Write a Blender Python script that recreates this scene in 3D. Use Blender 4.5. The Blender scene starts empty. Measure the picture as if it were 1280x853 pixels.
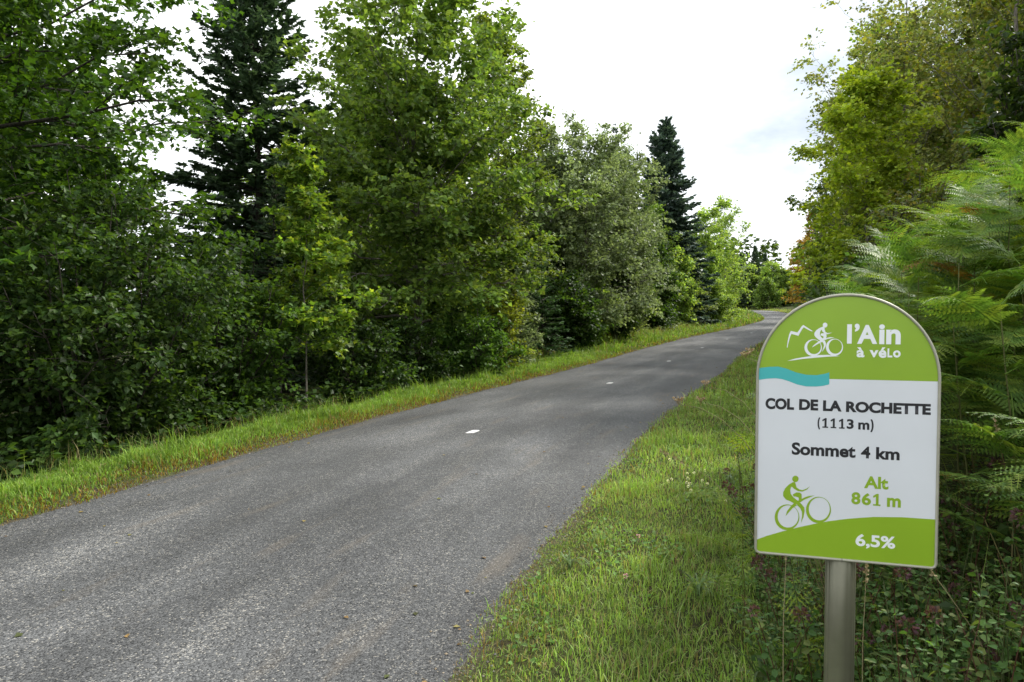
import bpy, bmesh, math, json
import numpy as np
from mathutils import Vector, Matrix

S = bpy.context.scene
COL = S.collection
R_ = math.radians

# ------------------------------------------------------------------ camera
cam = bpy.data.cameras.new('camera'); cam.sensor_width = 36.0; cam.lens = 924 / 1280 * 36
cam.clip_start = 0.05; cam.clip_end = 3000
camo = bpy.data.objects.new('camera', cam); COL.objects.link(camo)
camo.location = (0, 0, 1.6); camo.rotation_euler = (R_(90 - 2.0), 0, 0)
S.camera = camo
S.render.resolution_x = 1280; S.render.resolution_y = 853

# ------------------------------------------------------------------ daylight
SUN_EL, SUN_AZ = R_(44), R_(60)          # azimuth measured from straight ahead towards the right
w = bpy.data.worlds.new('World'); S.world = w; w.use_nodes = True
nt = w.node_tree; N = nt.nodes; Lk = nt.links; N.clear()
out = N.new('ShaderNodeOutputWorld'); bg = N.new('ShaderNodeBackground'); bg.inputs['Strength'].default_value = 0.10
sky = N.new('ShaderNodeTexSky'); sky.sky_type = 'NISHITA'; sky.sun_disc = False
sky.sun_elevation = SUN_EL; sky.sun_rotation = SUN_AZ; sky.air_density = 1.0; sky.dust_density = 2.0
tc = N.new('ShaderNodeTexCoord')
mp = N.new('ShaderNodeMapping'); mp.inputs['Scale'].default_value = (1.0, 1.0, 2.4); mp.inputs['Location'].default_value = (0.35, 0.2, 0.1)
Lk.new(tc.outputs['Generated'], mp.inputs['Vector'])
n1 = N.new('ShaderNodeTexNoise'); n1.inputs['Scale'].default_value = 1.9; n1.inputs['Detail'].default_value = 7; n1.inputs['Roughness'].default_value = .55
Lk.new(mp.outputs[0], n1.inputs['Vector'])
cr = N.new('ShaderNodeValToRGB')          # light and grey parts of one closed cloud cover
e = cr.color_ramp.elements; e[0].position = .33; e[0].color = (4.9, 5.5, 6.2, 1); e[1].position = .60; e[1].color = (13.5, 13.6, 13.6, 1)
Lk.new(n1.outputs['Fac'], cr.inputs['Fac'])
mx = N.new('ShaderNodeMix'); mx.data_type = 'RGBA'; mx.inputs[0].default_value = 0.9
Lk.new(sky.outputs[0], mx.inputs[6]); Lk.new(cr.outputs[0], mx.inputs[7])
Lk.new(mx.outputs[2], bg.inputs['Color']); Lk.new(bg.outputs[0], out.inputs['Surface'])

sl = bpy.data.lights.new('sun', 'SUN'); sl.energy = 3.4; sl.angle = R_(7); sl.color = (1.0, .96, .88)
so = bpy.data.objects.new('sun', sl); COL.objects.link(so)
sd = Vector((math.sin(SUN_AZ) * math.cos(SUN_EL), math.cos(SUN_AZ) * math.cos(SUN_EL), math.sin(SUN_EL)))
so.rotation_euler = sd.to_track_quat('Z', 'Y').to_euler(); so.location = (20, 10, 30)
S.view_settings.view_transform = 'Standard'; S.view_settings.look = 'None'
S.view_settings.exposure = 0.7; S.view_settings.gamma = 1.0
S.render.engine = 'CYCLES'
S.cycles.max_bounces = 6; S.cycles.diffuse_bounces = 3; S.cycles.glossy_bounces = 2; S.cycles.transmission_bounces = 4; S.cycles.transparent_max_bounces = 4
S.cycles.use_adaptive_sampling = True; S.cycles.adaptive_threshold = .02
try: S.cycles.use_denoising = True
except Exception: pass

# ------------------------------------------------------------------ materials
def newmat(name):
    m = bpy.data.materials.new(name); m.use_nodes = True
    n = m.node_tree.nodes; n.clear()
    return m, n, m.node_tree.links
def simple(name, col, rough=.6, metal=0, spec=.5, noise=0, nscale=40, bump=0):
    m, n, l = newmat(name)
    o = n.new('ShaderNodeOutputMaterial'); p = n.new('ShaderNodeBsdfPrincipled')
    p.inputs['Roughness'].default_value = rough; p.inputs['Metallic'].default_value = metal; p.inputs['Specular IOR Level'].default_value = spec
    t = n.new('ShaderNodeTexCoord'); z = n.new('ShaderNodeTexNoise'); z.inputs['Scale'].default_value = nscale; z.inputs['Detail'].default_value = 5
    l.new(t.outputs['Object'], z.inputs['Vector'])
    r = n.new('ShaderNodeMapRange'); r.inputs[1].default_value = .3; r.inputs[2].default_value = .7; r.inputs[3].default_value = 1 - noise; r.inputs[4].default_value = 1 + noise
    l.new(z.outputs['Fac'], r.inputs[0])
    v = n.new('ShaderNodeVectorMath'); v.operation = 'SCALE'; v.inputs[0].default_value = col; l.new(r.outputs[0], v.inputs['Scale'])
    l.new(v.outputs[0], p.inputs['Base Color'])
    if bump:
        b = n.new('ShaderNodeBump'); b.inputs['Strength'].default_value = bump; b.inputs['Distance'].default_value = .01
        l.new(z.outputs['Fac'], b.inputs['Height']); l.new(b.outputs[0], p.inputs['Normal'])
    l.new(p.outputs[0], o.inputs[0]); return m
def leafmat(name, rough=.5, trans=.44, spec=.28, tcol=(1.65, 1.6, .6)):
    m, n, l = newmat(name)
    o = n.new('ShaderNodeOutputMaterial'); p = n.new('ShaderNodeBsdfPrincipled'); t = n.new('ShaderNodeBsdfTranslucent'); mxs = n.new('ShaderNodeMixShader')
    a = n.new('ShaderNodeAttribute'); a.attribute_name = 'col'
    p.inputs['Roughness'].default_value = rough; p.inputs['Specular IOR Level'].default_value = spec
    l.new(a.outputs['Color'], p.inputs['Base Color'])
    v = n.new('ShaderNodeVectorMath'); v.operation = 'MULTIPLY'; v.inputs[1].default_value = tcol
    l.new(a.outputs['Color'], v.inputs[0]); l.new(v.outputs[0], t.inputs['Color'])
    mxs.inputs[0].default_value = trans
    l.new(p.outputs[0], mxs.inputs[1]); l.new(t.outputs[0], mxs.inputs[2]); l.new(mxs.outputs[0], o.inputs[0])
    return m
M_leaf = leafmat('broad_leaf'); M_needle = leafmat('spruce_needle', .5, .28, .3, (1.3, 1.35, .8)); M_grass = leafmat('grass_blade', .5, .35, .3)
M_fern = leafmat('fern_leaf', .5, .42, .28, (1.35, 1.4, .55))
M_greyleaf = leafmat('grey_green_leaf', .5, .38, .35, (1.35, 1.4, .85))
M_dry = leafmat('dry_stalk', .7, .15, .2, (1.1, 1, .8))
def barkmat(name, c1, c2, sc=6):
    m, n, l = newmat(name)
    o = n.new('ShaderNodeOutputMaterial'); p = n.new('ShaderNodeBsdfPrincipled'); p.inputs['Roughness'].default_value = .9
    t = n.new('ShaderNodeTexCoord'); q = n.new('ShaderNodeMapping'); q.inputs['Scale'].default_value = (sc * 2, sc * 2, sc * .5)
    z = n.new('ShaderNodeTexNoise'); z.inputs['Scale'].default_value = 3; z.inputs['Detail'].default_value = 6
    c = n.new('ShaderNodeValToRGB'); c.color_ramp.elements[0].color = (*c1, 1); c.color_ramp.elements[1].color = (*c2, 1); c.color_ramp.elements[0].position = .35; c.color_ramp.elements[1].position = .65
    b = n.new('ShaderNodeBump'); b.inputs['Strength'].default_value = .6; b.inputs['Distance'].default_value = .02
    l.new(t.outputs['Object'], q.inputs[0]); l.new(q.outputs[0], z.inputs['Vector']); l.new(z.outputs['Fac'], c.inputs[0]); l.new(c.outputs[0], p.inputs['Base Color'])
    l.new(z.outputs['Fac'], b.inputs['Height']); l.new(b.outputs[0], p.inputs['Normal']); l.new(p.outputs[0], o.inputs[0]); return m
M_bark = barkmat('grey_bark', (.07, .06, .045), (.2, .18, .15)); M_barkd = barkmat('dark_bark', (.018, .015, .011), (.06, .05, .036))
M_barkp = barkmat('pale_bark', (.14, .13, .11), (.38, .36, .32))

# ------------------------------------------------------------------ mesh helpers
def mesh_np(name, V, F, mats, col=None, smooth=False, uv=None, midx=None):
    """V (n,3), F (m,k) of one size or a list of such arrays"""
    me = bpy.data.meshes.new(name)
    if not isinstance(F, list): F = [F]
    F = [np.asarray(f, np.int32) for f in F if len(f)]
    V = np.asarray(V, np.float32)
    me.vertices.add(len(V)); me.vertices.foreach_set('co', V.ravel())
    nl = sum(f.size for f in F); nf = sum(len(f) for f in F)
    me.loops.add(nl); me.polygons.add(nf)
    me.loops.foreach_set('vertex_index', np.concatenate([f.ravel() for f in F]))
    sizes = np.concatenate([np.full(len(f), f.shape[1], np.int32) for f in F])
    me.polygons.foreach_set('loop_start', np.concatenate([[0], np.cumsum(sizes)[:-1]]).astype(np.int32))
    me.polygons.foreach_set('use_smooth', np.full(nf, smooth))
    for m in mats: me.materials.append(m)
    if midx is not None: me.polygons.foreach_set('material_index', np.asarray(midx, np.int32))
    if col is not None:
        a = me.color_attributes.new('col', 'FLOAT_COLOR', 'POINT')
        c = np.ones((len(V), 4), np.float32); c[:, :3] = col; a.data.foreach_set('color', c.ravel())
    if uv is not None:
        u = me.uv_layers.new(name='along')
        vi = np.concatenate([f.ravel() for f in F]); u.data.foreach_set('uv', np.asarray(uv, np.float32)[vi].ravel())
    me.update(calc_edges=True); me.validate()
    return me
def link(name, me, parent=None, loc=None):
    o = bpy.data.objects.new(name, me); COL.objects.link(o)
    if parent is not None: o.parent = parent
    if loc is not None: o.location = loc
    return o
def thing(name, label, cat, loc, rz=0, group=None):
    o = bpy.data.objects.new(name, None); COL.objects.link(o); o.empty_display_size = .2
    o.location = loc; o.rotation_euler = (0, 0, rz); o['label'] = label; o['category'] = cat
    if group: o['group'] = group
    return o
class Buf:
    """collects triangles with a colour per vertex"""
    def __init__(s): s.V = []; s.F = []; s.C = []; s.n = 0
    def add(s, V, F, C=None):
        V = np.asarray(V, np.float32).reshape(-1, 3); F = np.asarray(F, np.int32)
        s.V.append(V); s.F.append(F + s.n); s.n += len(V)
        s.C.append(np.broadcast_to(np.asarray(C if C is not None else (.5, .5, .5), np.float32), V.shape))
    def mesh(s, name, mats, smooth=False):
        return mesh_np(name, np.concatenate(s.V), np.concatenate(s.F), mats, np.concatenate(s.C), smooth)
def norm(a): return a / np.maximum(np.linalg.norm(a, axis=-1, keepdims=True), 1e-9)
def tube(buf, P, r, sides=5, col=(.1, .1, .1)):
    P = np.asarray(P, float); r = np.broadcast_to(np.asarray(r, float), (len(P),))
    T_ = norm(np.gradient(P, axis=0)); ref = np.array([1., 0, 0]) if abs(T_[0, 2]) > .7 else np.array([0, 0, 1.])
    A = norm(np.cross(T_, ref)); B = np.cross(T_, A)
    a = np.linspace(0, 2 * np.pi, sides, endpoint=False)
    V = P[:, None] + r[:, None, None] * (np.cos(a)[None, :, None] * A[:, None] + np.sin(a)[None, :, None] * B[:, None])
    F = []
    for i in range(len(P) - 1):
        for k in range(sides):
            k2 = (k + 1) % sides; p, q, u, v = i * sides + k, i * sides + k2, (i + 1) * sides + k2, (i + 1) * sides + k
            F += [(p, q, u), (p, u, v)]
    m = len(P) * sides
    V = np.concatenate([V.reshape(-1, 3), P[-1:] + T_[-1:] * r[-1]])
    for k in range(sides): F.append(((len(P) - 1) * sides + k, (len(P) - 1) * sides + (k + 1) % sides, m))
    buf.add(V, F, col)

# leaf outlines: local x = half width, y = length 0..1, z = lift
LEAF = {
 'two':  (np.array([(0, 0, 0), (.42, .48, .07), (0, 1, -.03), (-.42, .48, .07)], float), np.array([(0, 1, 2), (0, 2, 3)])),
 'oval': (np.array([(0, 0, 0), (.33, .3, .08), (.34, .62, .07), (0, 1, -.06), (-.34, .62, .07), (-.33, .3, .08), (0, .5, 0)], float),
          np.array([(0, 1, 6), (1, 2, 6), (2, 3, 6), (3, 4, 6), (4, 5, 6), (5, 0, 6)])),
 'maple': (np.array([(.0, 0, 0), (.42, .1, .05), (.2, .3, .03), (.55, .62, .02), (.2, .58, .05), (0, 1.05, -.06), (-.2, .58, .05), (-.55, .62, .02), (-.2, .3, .03), (-.42, .1, .05)], float),
           np.array([(0, 1, 2), (0, 2, 3), (0, 3, 4), (0, 4, 5), (0, 5, 6), (0, 6, 7), (0, 7, 8), (0, 8, 9)])),
 'fold': (np.array([(0, 0, 0), (.36, .45, .09), (0, 1, -.06), (-.36, .45, .09), (0, .5, 0)], float), np.array([(0, 1, 4), (1, 2, 4), (2, 3, 4), (3, 0, 4)])),
 'star': (np.array([(0, 0, 0), (.5, .45, .05), (0, 1, -.04), (-.5, .45, .05), (.17, .6, .02), (-.17, .6, .02)], float), np.array([(0, 1, 4), (0, 4, 2), (0, 2, 5), (0, 5, 3)])),
}
def add_leaves(buf, P, fwd, up, size, kind, col):
    L, F = LEAF[kind]; n = len(P); k = len(L)
    f = norm(fwd); r = norm(np.cross(f, up)); u = np.cross(r, f)
    size = np.broadcast_to(np.asarray(size, float), (n,))[:, None, None]
    V = P[:, None] + size * (L[None, :, 0:1] * r[:, None] + L[None, :, 1:2] * f[:, None] + L[None, :, 2:3] * u[:, None])
    Fa = (F[None] + (np.arange(n) * k)[:, None, None]).reshape(-1, 3)
    C = np.repeat(np.broadcast_to(col, (n, 3))[:, None], k, 1).reshape(-1, 3)
    buf.add(V.reshape(-1, 3), Fa, C)
def palette(rng, n, pal, weights=None, var=.22):
    pal = np.asarray(pal, float); w_ = np.ones(len(pal)) if weights is None else np.asarray(weights, float)
    i = rng.choice(len(pal), n, p=w_ / w_.sum()); j = rng.choice(len(pal), n, p=w_ / w_.sum()); t = rng.random((n, 1)) * .5
    c = pal[i] * (1 - t) + pal[j] * t
    return c * (1 + var * rng.standard_normal((n, 1))).clip(.45, 1.7)

# ------------------------------------------------------------------ lie of the land
CP = np.array([(-11.5, -26), (-8.2, -15), (-4.8, -5), (-3.05, .8), (-1.88, 5.07), (-.66, 9.05), (1.52, 14.9), (3.62, 19.78), (6.76, 28.4), (11.1, 38.2), (15.3, 46.3), (19.7, 55.2), (24.5, 65.8), (27.2, 73.5), (29.7, 82), (32.2, 91.5), (34.7, 101), (36.4, 109), (36.8, 117), (34.6, 125), (29, 133), (21, 140), (10, 147)], float)
def smooth_line(P, step=.5):
    t = np.arange(len(P)); d = np.concatenate([[0], np.cumsum(np.linalg.norm(np.diff(P, axis=0), axis=1))])
    s = np.arange(0, d[-1], step); Q = np.stack([np.interp(s, d, P[:, 0]), np.interp(s, d, P[:, 1])], 1)
    k = int(7 / step); ker = np.hanning(2 * k + 1); ker /= ker.sum()
    E = np.concatenate([Q[0] + (np.arange(-k, 0)[:, None]) * (Q[1] - Q[0]), Q, Q[-1] + (np.arange(1, k + 1)[:, None]) * (Q[-1] - Q[-2])])
    return np.stack([np.convolve(E[:, 0], ker, 'valid'), np.convolve(E[:, 1], ker, 'valid')], 1)
CL = smooth_line(CP)
CT = norm(np.gradient(CL, axis=0)); CN = np.stack([CT[:, 1], -CT[:, 0]], 1)      # to the right of the direction of travel
CS = np.arange(len(CL)) * .5; S0 = CS[np.argmin(np.abs(CL[:, 1]))]; CS = CS - S0  # s = 0 abeam of the camera
def sstep(a, b, x): t = np.clip((x - a) / (b - a), 0, 1); return t * t * (3 - 2 * t)
_Y = np.arange(-60, 700, .25); _SL = .005 + .021 * sstep(12, 45, _Y); _SL = _SL * (1 - sstep(105, 125, _Y)); _H = np.cumsum(_SL) * .25; _H -= np.interp(0, _Y, _H)
def nearest(x, y):
    x = np.atleast_1d(np.asarray(x, float)); y = np.atleast_1d(np.asarray(y, float)); d = np.empty(len(x)); s = np.empty(len(x))
    for a in range(0, len(x), 20000):
        X, Y = x[a:a + 20000], y[a:a + 20000]
        k = np.argmin((X[:, None] - CL[None, :, 0]) ** 2 + (Y[:, None] - CL[None, :, 1]) ** 2, 1)
        dx, dy = X - CL[k, 0], Y - CL[k, 1]
        d[a:a + 20000] = dx * CN[k, 0] + dy * CN[k, 1]; s[a:a + 20000] = CS[k] + dx * CT[k, 0] + dy * CT[k, 1]
    return s, d
HW = 2.0
def verge_w(s): return 1.0 + 1.25 * sstep(12, 32, s)
def base_h(y): return np.interp(y, _Y, _H)
def prof(s, d):
    e = d - HW; f = -d - HW
    r = .02 * sstep(0, .3, e) + (1.35 - .8 * sstep(12, 40, s)) * sstep(1.5, 3.8, e) + .05 * np.clip(e - 4.6, 0, 12)
    l = .03 * sstep(0, .25, f) + .05 * np.sin(np.pi * np.clip(f / verge_w(s), 0, 1)) - .6 * sstep(verge_w(s) - .1, verge_w(s) + 2.2, f) - .015 * np.clip(f - 4, 0, 40)
    return np.where(d > 0, r, l)
def bumps(x, y): return .018 * np.sin(2.3 * x + 1.1 * y + .6) * np.sin(1.7 * y - .9 * x) + .012 * np.sin(5.1 * x - 2.7 * y) * np.sin(4.3 * y + 1.3 * x + 2)
def T(x, y, road_cut=True):
    s, d = nearest(x, y); z = base_h(np.atleast_1d(y)) + prof(s, d)
    z = z + bumps(np.atleast_1d(x), np.atleast_1d(y)) * sstep(HW + .1, HW + 1.2, np.abs(d))
    return z - .05 * (1 - sstep(HW - .35, HW - .02, np.abs(d)))
def T1(x, y): return float(T([x], [y])[0])
def sd2xy(s, d):
    s = np.asarray(s, float); d = np.asarray(d, float)
    cx = np.interp(s, CS, CL[:, 0]); cy = np.interp(s, CS, CL[:, 1]); nx = np.interp(s, CS, CN[:, 0]); ny = np.interp(s, CS, CN[:, 1])
    return cx + nx * d, cy + ny * d

# ground sheet
dcol = np.array([-40, -28, -20, -14, -10, -8, -7, -6, -5.2, -4.6, -4.2, -3.9, -3.6, -3.3, -3.0, -2.7, -2.4, -2.2, -2.05, -1.9, -1.6, 0, 1.6, 1.9, 2.05, 2.2, 2.4, 2.7, 3, 3.3, 3.6, 3.9, 4.2, 4.6, 5, 5.5, 6, 6.6, 7.4, 8.5, 10, 13, 17, 22, 30, 40.])
srow = np.concatenate([np.arange(-24, 0, 1.), np.arange(0, 24, .25), np.arange(24, 60, .8), np.arange(60, CS[-1] - 1, 2.)])
SS, DD = np.meshgrid(srow, dcol, indexing='ij'); gx, gy = sd2xy(SS.ravel(), DD.ravel()); gz = T(gx, gy)
nr, nc = SS.shape; ii = np.arange(nr - 1)[:, None] * nc + np.arange(nc - 1)[None]; ii = ii.ravel()
m, n, l = newmat('verge_soil')
o_ = n.new('ShaderNodeOutputMaterial'); p = n.new('ShaderNodeBsdfPrincipled'); p.inputs['Roughness'].default_value = .95; p.inputs['Specular IOR Level'].default_value = .1
t = n.new('ShaderNodeTexCoord'); uvn = n.new('ShaderNodeUVMap'); uvn.uv_map = 'along'
z1 = n.new('ShaderNodeTexNoise'); z1.inputs['Scale'].default_value = 1.6; z1.inputs['Detail'].default_value = 8; z1.inputs['Roughness'].default_value = .7
z2 = n.new('ShaderNodeTexNoise'); z2.inputs['Scale'].default_value = 60; z2.inputs['Detail'].default_value = 5
l.new(t.outputs['Object'], z1.inputs['Vector']); l.new(t.outputs['Object'], z2.inputs['Vector'])
c1 = n.new('ShaderNodeValToRGB'); E_ = c1.color_ramp.elements; E_[0].color = (.035, .03, .018, 1); E_[0].position = .38; E_[1].color = (.05, .075, .018, 1); E_[1].position = .6
c2 = n.new('ShaderNodeValToRGB'); E_ = c2.color_ramp.elements; E_[0].color = (.5, .5, .5, 1); E_[0].position = .3; E_[1].color = (1.5, 1.4, 1.2, 1); E_[1].position = .7
l.new(z1.outputs['Fac'], c1.inputs[0]); l.new(z2.outputs['Fac'], c2.inputs[0])
# gravelly strip next to the asphalt, from the distance across the road
sx = n.new('ShaderNodeSeparateXYZ'); l.new(uvn.outputs[0], sx.inputs[0])
ab = n.new('ShaderNodeMath'); ab.operation = 'ABSOLUTE'; l.new(sx.outputs[0], ab.inputs[0])
ad = n.new('ShaderNodeMath'); ad.operation = 'MULTIPLY_ADD'; ad.inputs[1].default_value = .5; l.new(z1.outputs['Fac'], ad.inputs[0]); l.new(ab.outputs[0], ad.inputs[2])
mr = n.new('ShaderNodeMapRange'); mr.inputs[1].default_value = 2.22; mr.inputs[2].default_value = 2.42; mr.inputs[3].default_value = 1; mr.inputs[4].default_value = 0; l.new(ad.outputs[0], mr.inputs[0])
gm = n.new('ShaderNodeMix'); gm.data_type = 'RGBA'; l.new(mr.outputs[0], gm.inputs[0]); l.new(c1.outputs[0], gm.inputs[6]); gm.inputs[7].default_value = (.085, .078, .062, 1)
mu = n.new('ShaderNodeMix'); mu.data_type = 'RGBA'; mu.blend_type = 'MULTIPLY'; mu.inputs[0].default_value = 1; l.new(gm.outputs[2], mu.inputs[6]); l.new(c2.outputs[0], mu.inputs[7])
l.new(mu.outputs[2], p.inputs['Base Color'])
b = n.new('ShaderNodeBump'); b.inputs['Strength'].default_value = .7; b.inputs['Distance'].default_value = .02; l.new(z2.outputs['Fac'], b.inputs['Height']); l.new(b.outputs[0], p.inputs['Normal'])
l.new(p.outputs[0], o_.inputs[0]); M_soil = m
g_ = link('ground', mesh_np('ground', np.stack([gx, gy, gz], 1), np.stack([ii, ii + nc, ii + nc + 1, ii + 1], 1), [M_soil], smooth=True, uv=np.stack([DD.ravel(), SS.ravel()], 1))); g_['kind'] = 'structure'
X_ = np.array([(-900, -500, -2.6), (900, -500, -2.6), (900, 1500, -2.6), (-900, 1500, -2.6)], float)
gf = link('forest_ground', mesh_np('forest_ground', X_, np.array([(0, 1, 2, 3)]), [simple('forest_floor', (.03, .035, .015), .95, 0, .1, .4, 2)])); gf['kind'] = 'structure'

# ------------------------------------------------------------------ road
rs = np.concatenate([np.arange(-24, 0, .5), np.arange(0, 14, .05), np.arange(14, 40, .15), np.arange(40, CS[-1] - 1, .6)])
rng = np.random.default_rng(3)
def wig(s, ph): return .035 * np.sin(s * 1.9 + ph) * np.sin(s * .63 + 2 * ph) + .02 * np.sin(s * 6.1 + ph) * np.sin(s * 3.3) + .022 * np.sin(s * 17 + 2 * ph) * np.sin(s * 11.7 + ph) + .014 * np.sin(s * 41 + ph) * np.sin(s * 23.1)
cols = np.array([-1, -.985, -.95, -.8, -.6, -.4, -.2, 0, .2, .4, .6, .8, .95, .985, 1.])
eL = HW + .12 * (1 - sstep(7, 12, rs)) + wig(rs, 1.3) + .012 * rng.standard_normal(len(rs)); eR = HW + .05 + 1.3 * wig(rs, 4.1) + .015 * rng.standard_normal(len(rs))
Dm = np.where(cols[None] < 0, cols[None] * eL[:, None], cols[None] * eR[:, None]); Sm = np.repeat(rs[:, None], len(cols), 1)
rx, ry = sd2xy(Sm.ravel(), Dm.ravel())
def road_z(x, y, d): return base_h(y) + .004 + .03 * (1 - (np.abs(d) / HW) ** 2)
rz = road_z(rx, ry, Dm.ravel()); ed = np.isin(np.abs(np.repeat(cols[None], len(rs), 0).ravel()), [1.]); rz = rz - ed * .022
nr, nc = Sm.shape; ii = (np.arange(nr - 1)[:, None] * nc + np.arange(nc - 1)[None]).ravel()
def math_(n, l, op, a, b=None, c=None):
    q = n.new('ShaderNodeMath'); q.operation = op
    for i, v in enumerate((a, b, c)):
        if v is None: continue
        if isinstance(v, (int, float)): q.inputs[i].default_value = v
        else: l.new(v, q.inputs[i])
    return q.outputs[0]
m, n, l = newmat('chip_seal_asphalt')
o_ = n.new('ShaderNodeOutputMaterial'); p = n.new('ShaderNodeBsdfPrincipled')
t = n.new('ShaderNodeTexCoord'); uvn = n.new('ShaderNodeUVMap'); uvn.uv_map = 'along'
vo = n.new('ShaderNodeTexVoronoi'); vo.inputs['Scale'].default_value = 135; l.new(t.outputs['Object'], vo.inputs['Vector'])
sv = n.new('ShaderNodeSeparateColor'); l.new(vo.outputs['Color'], sv.inputs[0])
st = n.new('ShaderNodeMapping'); st.inputs['Scale'].default_value = (2.2, .30, 1); l.new(uvn.outputs[0], st.inputs[0])
z1 = n.new('ShaderNodeTexNoise'); z1.inputs['Scale'].default_value = 1.3; z1.inputs['Detail'].default_value = 7; z1.inputs['Roughness'].default_value = .62; l.new(st.outputs[0], z1.inputs['Vector'])
st2 = n.new('ShaderNodeMapping'); st2.inputs['Scale'].default_value = (.75, .22, 1); st2.inputs['Location'].default_value = (3, 7, 0); l.new(uvn.outputs[0], st2.inputs[0])
z2 = n.new('ShaderNodeTexNoise'); z2.inputs['Scale'].default_value = 1.4; z2.inputs['Detail'].default_value = 5; l.new(st2.outputs[0], z2.inputs['Vector'])
z3 = n.new('ShaderNodeTexNoise'); z3.inputs['Scale'].default_value = 26; z3.inputs['Detail'].default_value = 4; l.new(t.outputs['Object'], z3.inputs['Vector'])
# share of pale chips grows in the worn streaks
streak = n.new('ShaderNodeMapRange'); streak.inputs[1].default_value = .46; streak.inputs[2].default_value = .7; streak.inputs[3].default_value = .0; streak.inputs[4].default_value = 1.; l.new(z1.outputs['Fac'], streak.inputs[0])
thr = math_(n, l, 'MULTIPLY_ADD', streak.outputs[0], -.15, .955)
pale = math_(n, l, 'GREATER_THAN', sv.outputs[0], thr)
cst = n.new('ShaderNodeValToRGB'); E_ = cst.color_ramp.elements; E_[0].color = (.019, .020, .0215, 1); E_[1].color = (.126, .128, .129, 1); l.new(sv.outputs[1], cst.inputs[0])
cpl = n.new('ShaderNodeValToRGB'); E_ = cpl.color_ramp.elements; E_[0].color = (.19, .19, .185, 1); E_[1].color = (.30, .28, .24, 1); l.new(sv.outputs[2], cpl.inputs[0])
m1 = n.new('ShaderNodeMix'); m1.data_type = 'RGBA'; l.new(pale, m1.inputs[0]); l.new(cst.outputs[0], m1.inputs[6]); l.new(cpl.outputs[0], m1.inputs[7])
gl = n.new('ShaderNodeMapRange'); gl.inputs[1].default_value = .3; gl.inputs[2].default_value = .72; gl.inputs[3].default_value = .62; gl.inputs[4].default_value = 1.3; l.new(z2.outputs['Fac'], gl.inputs[0])
g3 = n.new('ShaderNodeMapRange'); g3.inputs[1].default_value = .3; g3.inputs[2].default_value = .7; g3.inputs[3].default_value = .82; g3.inputs[4].default_value = 1.18; l.new(z3.outputs['Fac'], g3.inputs[0])
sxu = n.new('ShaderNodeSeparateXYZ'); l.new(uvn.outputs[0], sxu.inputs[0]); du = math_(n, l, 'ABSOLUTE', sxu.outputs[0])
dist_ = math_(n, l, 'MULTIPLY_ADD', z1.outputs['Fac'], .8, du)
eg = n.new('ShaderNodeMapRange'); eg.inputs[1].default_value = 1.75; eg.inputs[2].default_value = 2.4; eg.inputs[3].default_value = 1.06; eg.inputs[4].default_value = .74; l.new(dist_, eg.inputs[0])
trk = math_(n, l, 'COSINE', math_(n, l, 'MULTIPLY_ADD', math_(n, l, 'ABSOLUTE', math_(n, l, 'ABSOLUTE', sxu.outputs[0])), 6.6, 0.4)); trk = math_(n, l, 'MULTIPLY_ADD', trk, .085, 1.0)   # polished wheel tracks between rougher bands
z5 = n.new('ShaderNodeTexNoise'); z5.inputs['Scale'].default_value = .55; z5.inputs['Detail'].default_value = 8; z5.inputs['Roughness'].default_value = .7; l.new(t.outputs['Object'], z5.inputs['Vector'])
pt = n.new('ShaderNodeMapRange'); pt.inputs[1].default_value = .35; pt.inputs[2].default_value = .65; pt.inputs[3].default_value = .84; pt.inputs[4].default_value = 1.16; l.new(z5.outputs['Fac'], pt.inputs[0])
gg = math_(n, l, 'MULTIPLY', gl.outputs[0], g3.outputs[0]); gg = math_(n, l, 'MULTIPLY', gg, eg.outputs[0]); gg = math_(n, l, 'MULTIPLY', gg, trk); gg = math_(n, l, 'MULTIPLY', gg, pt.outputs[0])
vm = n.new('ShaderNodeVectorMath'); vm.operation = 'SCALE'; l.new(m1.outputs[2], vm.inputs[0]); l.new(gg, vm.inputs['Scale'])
# brownish dust in places
z4 = n.new('ShaderNodeTexNoise'); z4.inputs['Scale'].default_value = 2.1; z4.inputs['Detail'].default_value = 6; l.new(st.outputs[0], z4.inputs['Vector'])
dm = n.new('ShaderNodeMapRange'); dm.inputs[1].default_value = .58; dm.inputs[2].default_value = .75; dm.inputs[3].default_value = 0; dm.inputs[4].default_value = .32; l.new(z4.outputs['Fac'], dm.inputs[0])
m2 = n.new('ShaderNodeMix'); m2.data_type = 'RGBA'; l.new(dm.outputs[0], m2.inputs[0]); l.new(vm.outputs[0], m2.inputs[6]); m2.inputs[7].default_value = (.17, .135, .095, 1)
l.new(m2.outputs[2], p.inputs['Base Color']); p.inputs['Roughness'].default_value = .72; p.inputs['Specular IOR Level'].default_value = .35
bh = math_(n, l, 'MULTIPLY', vo.outputs['Distance'], -1.0)
b = n.new('ShaderNodeBump'); b.inputs['Strength'].default_value = .55; b.inputs['Distance'].default_value = .006; l.new(bh, b.inputs['Height']); l.new(b.outputs[0], p.inputs['Normal'])
l.new(p.outputs[0], o_.inputs[0]); M_road = m
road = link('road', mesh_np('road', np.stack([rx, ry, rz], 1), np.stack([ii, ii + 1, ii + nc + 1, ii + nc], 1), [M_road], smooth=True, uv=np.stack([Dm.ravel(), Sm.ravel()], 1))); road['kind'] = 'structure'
M_paint = simple('worn_white_paint', (.62, .62, .60), .7, 0, .3, .3, 60, .3)
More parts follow.
